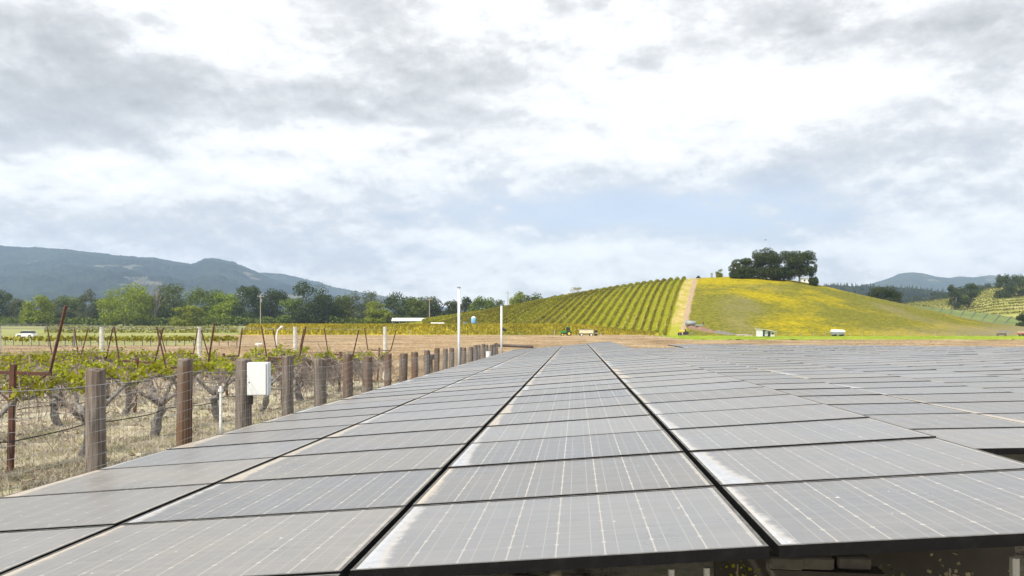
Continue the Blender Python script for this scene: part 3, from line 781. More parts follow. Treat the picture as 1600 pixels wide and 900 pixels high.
# a weedy shrub that catches light in the gap under the front edge
def shrub(u, d, vtop, w, m, label, n=260, size=.010, seed=1):
    x, y = W(u, d); g = gz(x, y); h = Z(vtop, d)-g; r = np.random.default_rng(seed)
    root = empty('weed_plant', (x, y, g)); tag(root, label, 'weed', 'weeds under the panels')
    b_ = MB(); tips = []
    for k in range(14):
        e = np.array((r.normal(0, w), r.normal(0, w), h*r.uniform(.7, 1.0))); b_.tube([(0, 0, 0), e*.5+r.normal(0, .03, 3), e], [.006, .005, .003], 4)
        for t in (.55, .7, .8, .9, 1): tips.append(e*t)
    b_.build('stem', M['twig'], root)
    quads('foliage', leafquads(np.array(tips), 12, (.025, .025, .03), size, r), m, root)
shrub(1150, 3.35, 884, .075, M['vine'], 'bright green weed seen in the gap under the front panels')
shrub(1500, 3.05, 878, .05, M['beige_leaf'], 'pale dry weed under the front right panel', seed=3)
shrub(1400, 3.2, 888, .05, M['olive'], 'dull grey-green weed under the front right panel', seed=5)

# ------------------------------------------------------------------ hill vineyard rows
def draped_row(name, s, t0, t1, w, h, m, step=.9, seed=0):
    n = max(3, int((t1-t0)/step)); t = np.linspace(t0, t1, n); r = np.random.default_rng(seed)
    x = P0[0]+RN[0]*s+RD[0]*t; y = P0[1]+RN[1]*s+RD[1]*t
    z = terrain_z(x, y)
    base = np.array([x[0], y[0], z[0]])
    c = np.repeat(np.stack([x, y, z+h*.62], 1), 17, 0); c = c + r.uniform(-1, 1, c.shape)*np.array([w*.6, step*.6, h*.38])
    sz = .20
    a = r.normal(0, 1, c.shape); a /= np.linalg.norm(a, axis=1, keepdims=True); b = np.cross(a, r.normal(0, 1, c.shape)); b /= np.linalg.norm(b, axis=1, keepdims=True)
    k = r.uniform(.6, 1.2, (len(c), 1))*sz; a = a*k; b = b*k
    V = np.stack([c-a, c-b, c+a, c+b], 1)-base
    return quads(name, V, m, loc=tuple(base))
nr = 0
for k in range(46):
    s = -5.3-2.4*k
    # follow the row from the foot of the hill to just past the crest
    t = np.arange(0, 260, 1.0); x = P0[0]+RN[0]*s+RD[0]*t; y = P0[1]+RN[1]*s+RD[1]*t
    u, d = cam_ud(x, y); B = base_d(u)
    ok = (d > np.interp(u, [950, 1062], [222, 192])) & (d < 312) & (u > 660)
    if ok.sum() < 12: continue
    t0, t1 = t[ok][0], t[ok][-1]; nr += 1
    o = draped_row('vine_row', s, t0, t1, .33, 1.2, M['hillvine'], seed=k)
    tag(o, 'long green vine row climbing the hill, %s to the left of the dirt track' % ordn(nr), 'vine row', 'vine rows on the hill')

# ------------------------------------------------------------------ trees
def cloud(lobes, n, size, r, shell=.35):
    """leaf quads spread through ellipsoidal lobes"""
    A = np.array([l[3]*l[4]+l[4]*l[5]+l[3]*l[5] for l in lobes]); A = A/A.sum(); k = r.choice(len(lobes), n, p=A)
    L = np.array(lobes)[k]; nrm = r.normal(0, 1, (n, 3)); nrm /= np.linalg.norm(nrm, axis=1, keepdims=True)
    rad = 1-np.abs(r.normal(0, shell, (n, 1))); rad = np.clip(rad, .05, 1.12)
    P = L[:, :3]+nrm*rad*L[:, 3:]
    d = nrm+r.normal(0, .55, nrm.shape); d /= np.linalg.norm(d, axis=1, keepdims=True)
    a = np.cross(d, r.normal(0, 1, d.shape)); a /= np.linalg.norm(a, axis=1, keepdims=True); b = np.cross(d, a)
    s = size*r.uniform(.55, 1.3, (n, 1)); a = a*s; b = b*s*.75
    return np.stack([P-a, P-b*.8, P+a, P+b*.8], 1)
def tree(name, cat, label, group, u, d, vtop, wpx, m, seed=0, n=2600, leaf=.42, trunkfrac=.22, flat=1.0, gaps=.0, base=None, bark='bark', crowns=14, low=.30, shell=.35):
    x, y = W(u, d); g = tz(x, y) if base is None else base
    h = Z(vtop, d)-g; w = wpx/F*d; r = np.random.default_rng(seed+1); q = random.Random(seed)
    root = empty(name, (x, y, g)); tag(root, label, cat, group)
    ch = h*(1-trunkfrac); cz = h*trunkfrac+ch*.5
    lobes = []
    for k in range(crowns):
        a = k*2.4+q.uniform(-.5, .5); e = q.uniform(-.85, 1.0); rr = sqrt(max(0, 1-e*e*.8))*q.uniform(.45, .78)
        lr = w*.5*q.uniform(.26, .46)
        c = (cos(a)*rr*w*.42, sin(a)*rr*w*.42, cz+e*ch*.36)
        lobes.append((c[0], c[1], c[2], lr, lr, lr*q.uniform(.55, .85)*min(1.3, ch/w*1.1)))
    # normalise to the wanted box
    tops = max(l[2]+l[5] for l in lobes); lobes = [(l[0], l[1], l[2]+(h-tops)*.9, *l[3:]) for l in lobes]
    wid = max(max(abs(l[0])+l[3], abs(l[1])+l[4]) for l in lobes); k_ = (w/2)/wid
    lobes = [(l[0]*k_, l[1]*k_, l[2], l[3]*k_, l[4]*k_, l[5]) for l in lobes]
    lo_, hi_ = min(l[2]-l[5] for l in lobes), max(l[2]+l[5] for l in lobes); kz = (h-h*trunkfrac)/(hi_-lo_)
    lobes = [(l[0], l[1], h*trunkfrac+(l[2]-lo_)*kz, l[3], l[4], l[5]*kz) for l in lobes]
    b_ = MB(); tr = max(.12, h*.028)
    fork = np.array((q.uniform(-.3, .3), q.uniform(-.3, .3), h*max(.10, trunkfrac*.9)))
    if trunkfrac < .05:
        for k in range(6): lobes.append((cos(k*1.05)*w*.27, sin(k*1.05)*w*.27, h*.20, w*.20, w*.20, h*.20))
    b_.tube([(0, 0, -.3), fork*.5+(.05*h*q.uniform(-.3, .3), 0, 0), fork], [tr*1.35, tr, tr*.85], 8)
    for l in lobes[::2]:
        e = np.array(l[:3]); mid = (fork+e)/2+np.array((q.gauss(0, .05*w), q.gauss(0, .05*w), -.04*h)); b_.tube([fork, mid, e], [tr*.55, tr*.32, tr*.12], 5)
    b_.build('trunk', M[bark], root, smooth=True)
    quads('crown', cloud(lobes, n, leaf, r, shell), m, root)
    return root
def bare_tree(label, u, d, vtop, wpx, seed, bark='palebark', group=None, name='bare_tree', tw=1.0, base=None):
    x, y = W(u, d); g = tz(x, y) if base is None else base; h = Z(vtop, d)-g; w = wpx/F*d; q = random.Random(seed)
    root = empty(name, (x, y, g)); tag(root, label, 'tree', group); b_ = MB(); c_ = MB()
    def br(p, dirv, L, r, lev):
        e = p+dirv*L; mid = (p+e)/2+np.array([q.gauss(0, .05), q.gauss(0, .05), q.gauss(0, .03)])*L
        (b_ if lev < 2 else c_).tube([p, mid, e], [r, r*.8, r*.6], 5 if lev < 2 else 3)
        if lev < 4:
            for k in range(3 if lev else 4):
                dv = dirv+np.array([q.gauss(0, .55)*w/h*1.6, q.gauss(0, .55)*w/h*1.6, q.uniform(-.1, .3)]); dv /= np.linalg.norm(dv); br(e if k else mid, dv, L*q.uniform(.55, .8), r*.55, lev+1)
    br(np.array([0, 0, -.2]), np.array([q.uniform(-.1, .1), 0, 1.0]), h*.36, h*.028*tw, 0)
    b_.build('trunk', M[bark], root); c_.build('branches', M[bark], root)
    mz = max(p[2] for p in c_.v); root.scale = (1, 1, h/mz)
    return root
TG = 'trees along the far side of the fields'
TL = [  # u, vtop, width px, material, extra depth, label
 (6, 452, 34, 'oak', 20, 'dark bluish-green pointed tree at the left edge of the far tree line'),
 (34, 466, 36, 'olive', 0, 'grey-green rounded tree second from the left in the far tree line'),
 (58, 461, 46, 'bright', -15, 'broad fresh green tree behind the parked white car'),
 (92, 468, 44, 'olive', 5, 'low olive tree just right of the tallest rusty stake'),
 (112, 462, 36, 'green', 15, 'mid-green tree between the olive tree and the tall grey-green one'),
 (140, 450, 36, 'olive', 0, 'tall narrow grey-green tree above the leftmost white end post'),
 (168, 462, 40, 'green', 10, 'shaded tree close against the left side of the big bright one'),
 (200, 441, 76, 'bright', -10, 'largest yellow-green tree on the left of the far tree line'),
 (232, 462, 40, 'bright', 5, 'lower bright tree in front of the bare pale trunks'),
 (270, 442, 54, 'green', 5, 'tall mid-green tree just right of the bare white trunk'),
 (293, 478, 50, 'bright', -35, 'low yellow-green bush in front of the far tree line'),
 (320, 448, 62, 'green', 5, 'wide rounded green tree behind the low yellow-green bush'),
 (352, 456, 50, 'bright', 0, 'light green tree left of the first utility pole'),
 (388, 446, 52, 'oak', 0, 'dark tree directly behind the first utility pole'),
 (425, 450, 52, 'oak', 12, 'dark rounded tree right of the first utility pole'),
 (458, 466, 42, 'green', -5, 'lower green tree at the left foot of the tallest dark oak'),
 (485, 439, 58, 'oak', -10, 'tallest dark oak in the middle of the far tree line'),
 (508, 460, 50, 'oak', 0, 'dark bushy tree leaning on the right of the tallest oak'),
 (536, 460, 42, 'green', 5, 'green tree between the tallest oak and the thin pale-topped one'),
 (568, 453, 46, 'olive', 5, 'loose pale-topped tree left of the bare grey tree'),
 (590, 470, 42, 'bright', -12, 'bright green tree in front of the bare grey tree'),
 (626, 456, 56, 'oak', 0, 'dark domed tree behind the long white shed roof'),
 (650, 466, 40, 'green', -5, 'shaded green tree above the right end of the long white shed roof'),
 (668, 463, 34, 'olive', 20, 'thin pale-topped tree behind the second utility pole'),
 (692, 468, 44, 'oak', 5, 'dark tree just left of the taller white pole'),
 (722, 464, 40, 'oak', 15, 'dark rounded tree just right of the taller white pole'),
 (752, 463, 42, 'green', 5, 'green tree halfway between the two white poles'),
 (776, 467, 30, 'olive', 25, 'pale green tree just left of the shorter white pole'),
 (808, 455, 30, 'bright', 0, 'light green tree peeping over the left flank of the hill'),
 (832, 457, 32, 'green', 0, 'grey-green tree over the hill flank, right of the light green one'),
 (873, 461, 26, 'oak', -60, 'small dark dome of a tree showing over the vineyard slope'),
]
for i, (u, v, w, k, dx, lab) in enumerate(TL):
    tree('leafy_tree', 'tree', lab, TG, u, 440+dx, v-1, w*1.3, M[k], seed=i*3+1, n=int(3200+w*75), leaf=.50 if k != 'olive' else .42, trunkfrac=-.02, crowns=22, shell=.30 if k == 'oak' else .36, base=float(plain_z(*W(u, 440+dx))))
bare_tree('bare brownish tree standing behind the largest yellow-green tree', 228, 470, 431, 30, 3, tw=.6, bark='greybark', group='bare trees in the far tree line', base=.3)
bare_tree('bare white-barked tree, its trunk showing between two green trees', 243, 432, 446, 12, 5, bark='greybark', group='bare trees in the far tree line', tw=.8, base=.3)
bare_tree('bare grey tree sticking up in the middle of the far tree line', 597, 460, 453, 22, 8, tw=.7, bark='greybark', group='bare trees in the far tree line', base=.3)
tree('shrub', 'shrub', 'beige leafless shrub on the crest of the vineyard slope', None, 901, 306, 447, 30, M['beige_leaf'], 77, n=900, leaf=.20, trunkfrac=-.02, shell=.6)
tree('shrub', 'shrub', 'flat pale shrub just right of the beige one on the crest', None, 926, 306, 452, 24, M['beige_leaf'], 78, n=500, leaf=.18, trunkfrac=-.02, shell=.6)
# understory that closes the foot of the tree line
r = np.random.default_rng(5)
n = 15000; u = r.uniform(-30, 840, n); d = r.uniform(425, 455, n); x, y = W(u, d); hgt = (3.2+2.6*vnoise(u*.06, d*.02, 4))*r.uniform(0, 1, n)**.7
P = np.stack([x, y, plain_z(x, y)+hgt], 1); a = r.normal(0, 1, P.shape); a /= np.linalg.norm(a, axis=1, keepdims=True); b = np.cross(a, r.normal(0, 1, P.shape)); b /= np.linalg.norm(b, axis=1, keepdims=True)
a *= .55; b *= .45
tag(quads('undergrowth', np.stack([P-a, P-b, P+a, P+b], 1), M['green']), 'dense undergrowth at the foot of the far tree line', kind='stuff')

# oaks on the hilltop
OG = 'dark oaks on the hilltop'
tree('oak_tree', 'tree', 'smallest leftmost oak of the hilltop cluster, leaves down to the grass', OG, 1159, 286, 402, 44, M['oak'], 231, n=7500, leaf=.27, trunkfrac=-.02, crowns=20, shell=.22)
tree('oak_tree', 'tree', 'tallest round dark oak in the middle of the hilltop cluster', OG, 1197, 287, 387, 58, M['oak'], 207, n=12000, leaf=.27, trunkfrac=-.02, crowns=24, shell=.22)
tree('oak_tree', 'tree', 'oak filling the space between the tallest and the spreading one', OG, 1224, 292, 391, 46, M['oak'], 219, n=7500, leaf=.27, trunkfrac=-.01, crowns=18, shell=.24)
tree('oak_tree', 'tree', 'spreading oak with a visible trunk at the right of the hilltop cluster', OG, 1249, 285, 391, 58, M['oak'], 104, n=8500, leaf=.26, trunkfrac=.20, crowns=22, shell=.24)
tree('oak_tree', 'tree', 'small oak drooping to the grass at the right end of the cluster', OG, 1271, 284, 412, 17, M['oak'], 105, n=2200, leaf=.25, trunkfrac=-.02, crowns=9, shell=.25)
tree('bush', 'bush', 'small bright green tree alone on the hilltop left of the oaks', None, 1124, 298, 420, 13, M['bright'], 110, n=900, leaf=.22, trunkfrac=0, crowns=8)
tree('bush', 'bush', 'dark round bush at the top of the dirt track', None, 1091, 296, 431, 8, M['oak'], 111, n=700, leaf=.18, trunkfrac=.08, crowns=6)
tree('oak_tree', 'tree', 'lone rounded green oak behind the right slope of the hill', None, 1381, 318, 447, 62, M['oak'], 121, n=8500, leaf=.28, trunkfrac=-.02, crowns=24, shell=.25, base=Z(479, 318), flat=.8)

# ------------------------------------------------------------------ right-hand slopes
def slope(name, us, vs, d0, d1, m, kind='structure', foot=None, amp=.6, back=60, nu=200, nd=60, pw=.8):
    u = np.linspace(us[0], us[-1], nu); top = np.interp(u, us, vs); fz = np.full(nu, -1.3) if foot is None else foot(u)
    t = np.concatenate([np.linspace(0, 1, nd), 1+np.linspace(.1, 1, 12)]); U, T = np.meshgrid(u, t)
    D = np.where(T <= 1, d0+(d1-d0)*T, d1+(T-1)*back)
    H = Z(top, d1)[None, :]-fz[None, :]
    prof = np.where(T <= 1, np.clip(T, 0, 1)**pw, 1-(T-1)**1.2)
    X, Y = W(U, D); ZZ = fz[None, :]+H*prof + fbm(X*.02, Y*.02, 4, 12)*amp*np.clip(T*2, 0, 1)
    grid(name, X, Y, ZZ, m); o = bpy.data.objects[name] if name in bpy.data.objects else None
    return tag(col.objects[-1] if o is None else o, kind=kind)
M['rslope'] = ground_mat('tan_green_slope', [(.36, (.20, .21, .05)), (.5, (.34, .33, .09)), (.64, (.46, .41, .20))], .03, .7)
M['netgreen'] = ground_mat('green_cover_crop', [(.36, (.10, .14, .045)), (.5, (.15, .19, .06)), (.64, (.20, .24, .08))], .05, .8)
VU, VV = [1380, 1420, 1450, 1480, 1520, 1550, 1600, 1680, 1800, 2000], [478, 474, 470.5, 467, 459, 451, 446, 440, 436, 434]
def s2z(u, t):   # vineyard slope height for rows
    top = np.interp(u, VU, VV); return -1.3+(Z(top, 620)+1.3)*t**.8
slope('vineyard_slope', VU, VV, 430, 620, M['rslope'], amp=.2)
LU, LV = [1370, 1430, 1470, 1520, 1560, 1600, 1700, 1900], [474, 478, 482, 487, 492, 498, 503, 506]
slope('cover_crop_slope', LU, LV, 360, 425, M['netgreen'], amp=.1, back=25)
M['contourvine'] = leaf_mat('slope_vine_leaves', (.12, .125, .02), (.19, .19, .035), (.27, .26, .06))
# contour rows on that slope
kk = 0
for t in np.linspace(.16, .97, 13):
    u = np.arange(1385, 1680, 1.2); tt = t + .035*np.sin(u*.02+1)
    d = 430+190*tt; x, y = W(u, d); z = s2z(u, tt); rr = np.random.default_rng(int(t*1000))
    c = np.repeat(np.stack([x, y, z+.9], 1), 5, 0)+rr.uniform(-1, 1, (len(u)*5, 3))*np.array([.4, .4, .45]); a = rr.normal(0, .28, c.shape); b = rr.normal(0, .22, c.shape)
    base = np.array([x[0], y[0], z[0]]); o = quads('vine_row', np.stack([c-a, c-b, c+a, c+b], 1)-base, M['contourvine'], loc=tuple(base)); kk += 1
    tag(o, 'level vine row on the far right slope, %s up from its foot' % ordn(kk), 'vine row', 'contour vine rows on the far right slope')
kk = 0
for u0 in (1452, 1468, 1485, 1503, 1521, 1540, 1559, 1577):
    t = np.linspace(.0, 1.0, 40); u = u0-12*(1-t)+4*t; d = 362+62*t; x, y = W(u, d); top = np.interp(u, LU, LV); z = -1.3+(Z(top, 425)+1.3)*t**.8
    b_ = MB(); b_.tube([(xx_-x[0], yy_-y[0], zz_-z[0]+.3) for xx_, yy_, zz_ in zip(x, y, z)], .17, 5); kk += 1
    o = b_.build('dark_hedge_row', M['bark'], loc=(x[0], y[0], z[0])); tag(o, 'dark bare vine row climbing the green slope at right, %s from the left' % ordn(kk), 'vine row', 'dark rows on the green slope')
# trees on the right slope
def z2(u, t): return float(s2z(np.array([u]), np.array([t]))[0])
RG_ = 'oaks on the far right slope'
tree('oak_tree', 'tree', 'left oak of the pair on the far right slope', RG_, 1491, 500, 444, 24, M['oak'], 130, n=2800, leaf=.42, trunkfrac=.10, base=z2(1491, .37)-.5)
tree('oak_tree', 'tree', 'wider grey-green right oak of the pair on the far right slope', RG_, 1513, 505, 442, 42, M['oak'], 131, n=4200, leaf=.42, trunkfrac=.14, base=z2(1513, .37)-.5, crowns=18)
tree('oak_tree', 'tree', 'tall dark oak near the right edge on the slope', RG_, 1567, 540, 427, 30, M['oak'], 132, n=3600, leaf=.45, trunkfrac=.04, base=z2(1567, .50), crowns=18)
tree('oak_tree', 'tree', 'broad dark oak cut off by the right edge on the slope', RG_, 1592, 542, 427, 44, M['oak'], 133, n=4600, leaf=.45, trunkfrac=.06, base=z2(1592, .52), crowns=20)
tree('oak_tree', 'tree', 'low dark tree at the right edge beside the green slope', None, 1597, 330, 489, 26, M['oak'], 134, n=3000, leaf=.26, trunkfrac=.10, base=Z(515, 330))
# wooded ridge behind the slope: one mass of trees
M['farwood'] = leaf_mat('far_wood_leaves', (.030, .045, .022), (.045, .064, .032), (.070, .09, .045), .05, .2)
M['forest'] = ground_mat('forested_mountain', [(.36, (.018, .028, .018)), (.5, (.030, .042, .026)), (.62, (.055, .065, .036))], .006, .03, 6)
WU, WV = [1385, 1410, 1450, 1480, 1510, 1560, 1600, 1700, 1900], [478, 470, 460, 453, 447, 443, 441, 440, 440]
slope('wooded_ridge', WU, [v+4 for v in WV], 650, 820, M['forest'], amp=1, back=200)
r = np.random.default_rng(8); nt_ = 420; L = []
for k in range(nt_):
    u = r.uniform(1382, 1720); t = r.uniform(.15, 1.02); d = 650+170*t; x, y = W(u, d); z = -1.3+(Z(np.interp(u, WU, WV)+4, 820)+1.3)*min(t, 1)**.8
    s = r.uniform(2.2, 3.6); L.append((x, y, z+s*.7, s, s, s*.75))
tag(quads('forest_trees', cloud(L, 42000, .6, r, .2), M['farwood']), 'wood of grey-green oaks on the ridge behind the far slope', kind='stuff')

# ------------------------------------------------------------------ mountains
def mountain_mat(name, dark, mid, clear, amount):
    m, nt, b = mat(name); N = NT(nt); p = N.pos()
    n1 = N.noise(p, .004, 6, .6); n2 = N.noise(p, .03, 6, .75)
    c = N.mix(N.maprange(N.math('ADD', N.math('MULTIPLY', n1, .45), N.math('MULTIPLY', n2, .55)), .44, .56), dark, mid)
    cl = N.noise(N.scale(p, (.8, .8, 3.2)), .0042, 5, .55)
    c = N.mix(N.maprange(cl, amount, amount+.02), c, clear)
    N.l(c, b.inputs['Base Color']); b.inputs['Roughness'].default_value = 1; b.inputs['Specular IOR Level'].default_value = 0
    N.bump(n2, 1, 30, b); return m
M['mtn'] = mountain_mat('forested_mountain_left', (.010, .019, .022), (.042, .060, .040), (.20, .19, .15), .64)
M['mtnfar'] = mountain_mat('far_blue_mountain', (.03, .05, .045), (.07, .09, .07), (.2, .19, .15), .64)
def ridge(name, us, vs, d0, d1, m, amp, rough, seed, nu=520, nd=70, foot=0.0, back=900, serr=.5):
    u = np.linspace(us[0], us[-1], nu); v = np.interp(u, us, vs); v = v + fbm(u*.05, u*0+seed, 4, seed)*rough + rng.normal(0, serr, nu)*.9
    H = Z(v, d1)-foot; t = np.concatenate([np.linspace(0, 1, nd), 1+np.linspace(.08, 1, 10)])
    U, T = np.meshgrid(u, t); D = np.where(T <= 1, d0+(d1-d0)*T, d1+(T-1)*back); X, Y = W(U, D)
    nz = fbm(X/420, Y/420, 5, seed+3); ridgy = 1-np.abs(fbm(X/300, Y/520, 4, seed+9))*2
    prof = np.where(T <= 1, np.clip(T, 0, 1)**1.25, 1-(T-1)**1.5)
    win = np.clip(4*T*(1-T), 0, 1)*(T < 1)
    pp = prof+win*(nz*.26+(ridgy-.6)*.18)*amp; pp = np.where(T < .97, np.minimum(pp, .95*D/d1), pp)
    ZZ = foot + H[None, :]*np.clip(pp, 0, 1.0) + rng.normal(0, 1.6, U.shape)*(T < 1)*win
    return tag(grid(name, X, Y, ZZ, m, smooth=False), kind='structure')
ridge('mountain_ridge', [-260, -60, 0, 20, 60, 120, 160, 200, 240, 270, 300, 319, 330, 342, 365, 385, 400, 430, 460, 510, 550, 610, 700],
      [378, 382, 383, 386, 386.5, 391, 396, 400, 402.5, 408, 412, 403.5, 402.5, 404, 409, 418, 424, 437, 446, 459, 468, 482, 500], 1900, 4300, M['mtn'], 1.0, 1.3, 3, back=500)
ridge('mountain_ridge_behind', [340, 400, 440, 480, 520, 560, 600, 680, 760], [440, 425, 427, 437, 447, 456, 463, 476, 500], 4300, 4850, M['mtnfar'], 1.0, 1.6, 21, back=400)
ridge('far_mountain', [1290, 1320, 1350, 1375, 1395, 1405, 1425, 1445, 1465, 1485, 1500, 1520, 1545, 1570, 1620, 1750, 1900],
      [462, 452, 445, 440, 433, 428, 426, 427.5, 432, 434, 431.5, 434, 430, 431, 433, 440, 450], 3500, 4750, M['mtnfar'], 1.0, 1.2, 33, serr=.2, back=400)
ridge('dark_ridge', [1200, 1260, 1300, 1340, 1380, 1420, 1450, 1500, 1600], [452, 447, 446, 447, 448.5, 450.5, 453, 458, 466], 1000, 1450, M['mtn'], .8, 1.2, 44, back=400)
r = np.random.default_rng(12); mb = MB()
for k in range(520):
    u = r.uniform(1285, 1560); t = r.uniform(.55, 1.0)**.5; d = 1000+450*t
    x, y = W(u, d); vr = np.interp(u, [1200, 1260, 1300, 1340, 1380, 1420, 1450, 1500, 1600], [452, 447, 446, 447, 448.5, 450.5, 453, 458, 466])
    z = (Z(vr, 1450))*t**1.25-2; h = r.uniform(5, 11); w = h*.2; n = 6
    mb.add([(x+w*cos(2*pi*j/n), y+w*sin(2*pi*j/n), z) for j in range(n)]+[(x, y, z+h)], [(j, (j+1) % n, n) for j in range(n)])
tag(mb.build('conifer_forest', M['farwood']), 'dark conifers along the blue ridge behind the hill', kind='stuff')

# ------------------------------------------------------------------ distant things
def gd(u, v, d0=178):
    for d in np.arange(d0, 290, .5):
        x, y = W(u, d); z = tz(x, y)
        if Z(v, d) <= z: return float(d)
    return d0
def at(u, d, base=None):
    x, y = W(u, d); return (x, y, tz(x, y) if base is None else base)
def part(root, name, m, fn, smooth=False, label=None):
    b_ = MB(); fn(b_); o = b_.build(name, m, root, smooth=smooth)
    if label: o['label'] = label
    return o
# utility poles
def upole(u, d, vtop, label, r=.16, arm=1.6, transformer=True):
    p = at(u, d); root = empty('utility_pole', p, TH); tag(root, label, 'utility pole', 'wooden utility poles'); h = Z(vtop, d)-p[2]
    part(root, 'shaft', M['palebark'], lambda b: b.tube([(0, 0, -.2), (0, 0, h)], [r*1.2, r*.8], 8))
    part(root, 'crossarm', M['palebark'], lambda b: b.box((0, 0, h-.8), (arm*1.6, .14, .16)))
    for s in (-1, -.35, .35, 1): part(root, 'insulator', M['whitesteel'], lambda b: b.tube([(s*arm*.75, 0, h-.72), (s*arm*.75, 0, h-.4)], .06, 6))
    if transformer: part(root, 'transformer', M['steel_grey'], lambda b: b.tube([(.38, -.1, h-3.2), (.38, -.1, h-3.15), (.38, -.1, h-1.8), (.38, -.1, h-1.75)], [.2, .28, .28, .2], 10))
upole(407, 330, 460, 'utility pole with a transformer in front of the dark trees at left', r=.17)
upole(671, 335, 465, 'utility pole at the right end of the long white shed roof', transformer=False, r=.15)
upole(793.5, 385, 455, 'utility pole rising behind the hill flank beside the shorter white pole', transformer=False, r=.17)
# long low shed with a white roof
p = at(642, 300); root = empty('long_shed', p, TH); tag(root, 'long low open shed with a white metal roof beyond the mustard bank', 'shed'); L_ = 58/F*300
hh = Z(500, 300)-p[2]
part(root, 'roof', M['white'], lambda b: b.add([(-L_/2, -2.4, hh-.25), (L_/2, -2.4, hh-.25), (L_/2, 0, hh+.75), (-L_/2, 0, hh+.75), (-L_/2, 2.4, hh-.25), (L_/2, 2.4, hh-.25), (-L_/2, 0, hh+.6), (L_/2, 0, hh+.6), (-L_/2, -2.4, hh-.4), (L_/2, -2.4, hh-.4), (-L_/2, 2.4, hh-.4), (L_/2, 2.4, hh-.4)],
     [(0, 1, 2, 3), (3, 2, 5, 4), (8, 6, 7, 9), (6, 10, 11, 7), (8, 9, 1, 0), (10, 4, 5, 11), (0, 3, 6, 8), (3, 4, 10, 6), (1, 9, 7, 2), (2, 7, 11, 5)]))
for k in range(6):
    for s in (-1, 1): part(root, 'post', M['steel_grey'], lambda b: b.box((-L_/2+.4+k*(L_-.8)/5, s*2.1, (hh-.4)/2-.1), (.18, .18, hh-.3)))
def lowbox(u, d, v0, v1, wpx, m, name, label, cat, depth=2.0):
    p = at(u, d); z1 = Z(v0, d); z0 = Z(v1, d) if d == 208 else min(p[2], Z(v1, d)); w = wpx/F*d
    b_ = MB(); b_.box((0, 0, (z1-z0)/2), (w, depth, z1-z0), bevel=.12); b_.box((0, 0, z1-z0+.05), (w*1.01, depth*1.03, .10)); o = b_.build(name, m, loc=(p[0], p[1], z0)); o.rotation_euler = (0, 0, TH)
    return tag(o, label, cat)
lowbox(627, 290, 506, 511, 30, M['steel_grey'], 'stacked_bins', 'row of grey bins under the long white shed roof', 'bins')
BT = HC-float(drop(208))+2.50
root = empty('white_trailer', at(684, 208, BT), TH); tag(root, 'low white covered trailer just right of the long shed', 'trailer'); g_ = root.location.z
hz_ = Z(503.8, 208)-g_
part(root, 'body', M['white'], lambda b: b.box((0, 0, hz_-.30), (3.5, 1.4, .55), bevel=.14))
for s in (-1.0, 1.0):
    for sgn in (-1, 1): part(root, 'wheel', M['rubber'], lambda b: b.tube([(s, sgn*.6, .17), (s, sgn*.72, .17)], .18, 12))
part(root, 'chassis', M['steel_grey'], lambda b: b.box((0, 0, hz_-.62), (3.3, 1.1, .12)))
# blue water tank on a stand
p = at(740, 208, BT); g_ = p[2]; root = empty('water_tank', p, TH); tag(root, 'upright light blue water tank with a pale domed top on a stand', 'water tank')
zt, zb = Z(494.5, 208)-g_, Z(505.5, 208)-g_
part(root, 'tank', M['blue_tank'], lambda b: b.tube([(0, 0, zb), (0, 0, zb+.12), (0, 0, zt-.4), (0, 0, zt-.15), (0, 0, zt)], [.55, .62, .62, .48, .16], 16), True)
part(root, 'lid', M['white'], lambda b: b.tube([(0, 0, zt-.34), (0, 0, zt-.13), (0, 0, zt+.04)], [.60, .47, .18], 16))
for a in (0, 1, 2, 3): part(root, 'leg', M['galv'], lambda b: b.tube([(.45*cos(a*pi/2+.7), .45*sin(a*pi/2+.7), -.1), (.4*cos(a*pi/2+.7), .4*sin(a*pi/2+.7), zb)], .07, 5))
lowbox(727, 208, 503.5, 507.8, 7, M['steel_grey'], 'grey_tank', 'small grey box tank left of the blue water tank', 'tank')
lowbox(747, 208, 504.3, 507.8, 5, M['bark'], 'dark_crate', 'small dark crate at the foot of the blue water tank', 'crate')
# green tractor
p = at(884, 188); root = empty('tractor', p, TH); tag(root, 'green and yellow farm tractor with a dark cab in front of the mustard bank', 'tractor'); s_ = 188/F
part(root, 'hood', M['green_paint'], lambda b: b.box((-.60, 0, 1.12), (1.45, .8, .62), bevel=.12))
part(root, 'cab', M['darkglass'], lambda b: b.box((.62, 0, 1.80), (1.0, 1.1, 1.1), bevel=.1))
part(root, 'cab_roof', M['green_paint'], lambda b: b.box((.62, 0, 2.42), (1.15, 1.25, .14), bevel=.05))
part(root, 'chassis', M['black'], lambda b: b.box((0, 0, .75), (2.2, .6, .4), bevel=.04))
part(root, 'exhaust', M['black'], lambda b: b.tube([(-.3, .2, 1.4), (-.3, .2, 2.3)], .05, 6))
for (wx, wr, sgn) in ((-.95, .42, -1), (-.95, .42, 1), (.85, .68, -1), (.85, .68, 1)):
    w_ = part(root, 'wheel', M['rubber'], lambda b: b.tube([(wx, sgn*.62, wr), (wx, sgn*.66, wr), (wx, sgn*.90, wr), (wx, sgn*.94, wr)], [wr*.8, wr, wr, wr*.8], 16))
    b_ = MB(); b_.tube([(wx, sgn*.60, wr), (wx, sgn*.97, wr)], wr*.55, 12); b_.build('rim', M['yellow_paint'], w_)
for sgn in (-1, 1): part(root, 'fender', M['green_paint'], lambda b: b.box((.85, sgn*.78, 1.42), (1.0, .34, .08), bevel=.03))
root.scale = (.85, .85, .85)
part(root, 'hitch', M['yellow_paint'], lambda b: b.box((1.6, 0, .55), (.5, .9, .35), bevel=.05))
